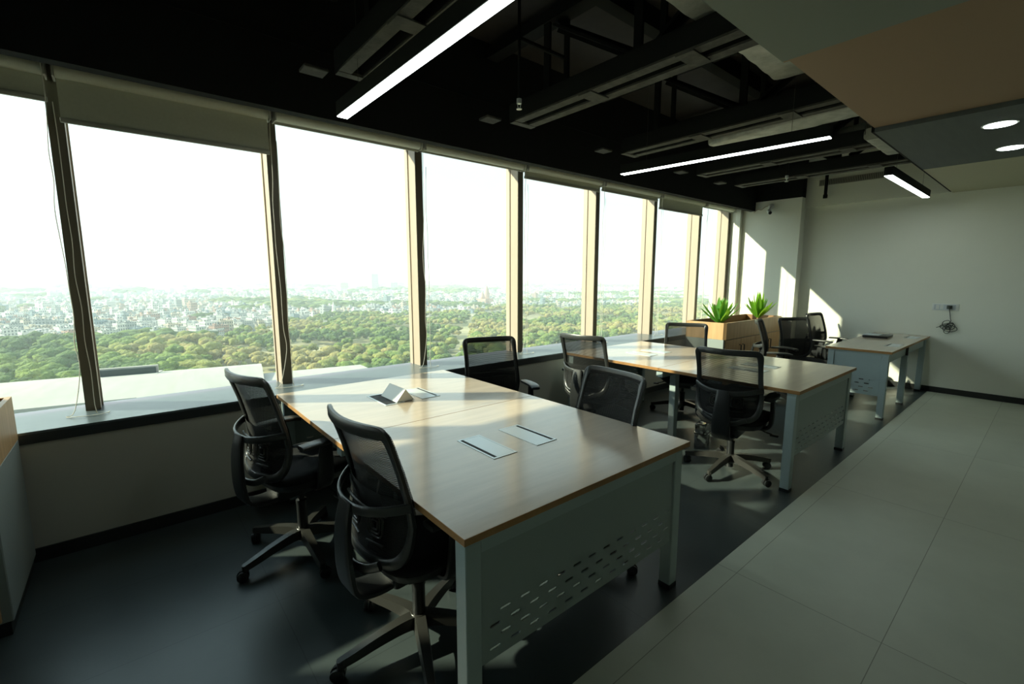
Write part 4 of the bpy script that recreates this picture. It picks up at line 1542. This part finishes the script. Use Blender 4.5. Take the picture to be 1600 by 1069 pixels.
for i, (x, y, _) in enumerate(hl[300:]):
    dist = math.hypot(x, y)
    big = 1.0 + max(0, (dist - 700) / 900)
    w_, d_, h_ = (5 + 8 * rs.rand()) * big, (5 + 5 * rs.rand()) * big, 3.5 + 5 * rs.rand() ** 1.5 + (10 * rs.rand() if rs.rand() < 0.04 else 0)
    bx = [(-w_ / 2, -d_ / 2, 0, w_ / 2, d_ / 2, h_), (-w_ * 0.3, -d_ * .1, h_, -w_ * 0.3 + w_ * .28, d_ * .3, h_ + 2.5)]
    V, F = boxes_np(bx)
    a = R(20) + R(rs.choice([0, 90])) + R(rs.rand() * 14)
    ca, sa = math.cos(a), math.sin(a)
    V = np.stack([V[:, 0] * ca - V[:, 1] * sa + x, V[:, 0] * sa + V[:, 1] * ca + y, V[:, 2] + GZ], 1)
    Vs.append(V); Fs.append(F + b); b += len(V)
    Ms.append(np.full(len(F), rs.choice(5, p=[0.42, 0.25, 0.15, 0.08, 0.10])))
city = bpy.data.objects.new('city_houses', np_mesh('city_houses', np.concatenate(Vs), np.concatenate(Fs), HOUSE, np.concatenate(Ms), smooth=False))
C.objects.link(city)
tag(city, 'uncountable pale flat roofed houses spreading to the hazy skyline', 'houses', kind='stuff')
Vs, Fs, Ms = [], [], []
b = 0
for i, (x, y, _) in enumerate(tl_):
    V, F = crowns_lo[i % 5]
    sz = (5 + 5 * rs.rand()) * (1 + max(0, (y - 700) / 900))
    W_ = V * np.array([sz * 1.5, sz * 1.5, sz * 0.8]) + np.array([x, y, GZ + 1])
    Vs.append(W_); Fs.append(F + b); b += len(W_); Ms.append(np.full(len(F), int(rs.rand() * 2.2)))
ct = bpy.data.objects.new('city_trees', np_mesh('city_trees', np.concatenate(Vs), np.concatenate(Fs), TREE, np.concatenate(Ms)))
C.objects.link(ct)
tag(ct, 'dark clumps of trees scattered among the distant houses', 'trees', kind='stuff')

# ---- landmarks
def block_thing(name, label, loc, parts, rz=0.0, cat='building'):
    t = empty(name, loc, rz)
    tag(t, label, cat)
    for pn, m, bx in parts:
        mb = MB()
        for b_ in bx: mb.box(*b_)
        mb.build(pn, m, t, smooth=False)
    return t

M['stone_white'] = mat('white_stone', (0.78, 0.76, 0.70), 0.8)
M['stone_pink'] = mat('pink_sandstone', (0.55, 0.38, 0.32), 0.85)
block_thing('residential_tower', 'tall pale tower rising above the skyline in the third window', (640, 1500, GZ),
            [('tower_block', HOUSE[0], [(-14, -11, 0, 14, 11, 60)]), ('roof_crown', M['stone_white'], [(-2, -10, 60, 13, 10, 65), (-13, -10, 60, -6, 10, 62)])], R(15))
block_thing('apartment_block', 'pale pinkish block left of the tall tower on the skyline', (586, 1640, GZ),
            [('tower_block', HOUSE[2], [(-16, -12, 0, 16, 12, 30)]), ('roof_hut', M['stone_white'], [(-6, -5, 30, 8, 5, 35)])], R(15))
block_thing('apartment_block', 'pale block right of the tall tower on the skyline', (722, 1530, GZ),
            [('tower_block', HOUSE[0], [(-15, -12, 0, 15, 12, 31)]), ('roof_hut', M['stone_white'], [(-10, -5, 31, -2, 5, 36)])], R(15))
tp = empty('monument', (184, 548, GZ))
tp.scale = (0.75, 0.75, 0.62)
tag(tp, 'white tapering monument at the edge of the woods', 'monument')
MB().lathe([(5.0, 0), (5.0, 4), (3.6, 5), (3.2, 14), (2.4, 15), (2.0, 21), (1.2, 22), (0.9, 27), (0.1, 31)], seg=10).build('shaft', M['stone_white'], tp, ang=20)
tm = empty('temple', (462, 625, GZ), R(25))
tag(tm, 'pink stone temple with twin spires beyond the scrub', 'temple')
MB().box(-14, -9, 0, 14, 9, 12).box(-5, -12, 0, 5, -9, 10).build('hall_block', M['stone_pink'], tm, smooth=False)
for xx, hh in ((-8, 24), (7, 34)):
    MB().lathe([(5, 11), (5.2, 15), (4.6, hh * 0.6), (3.2, hh * 0.8), (1.4, hh * 0.93), (0.2, hh)], (xx, 0, 0), 12).build('spire', M['stone_pink'], tm, ang=30)
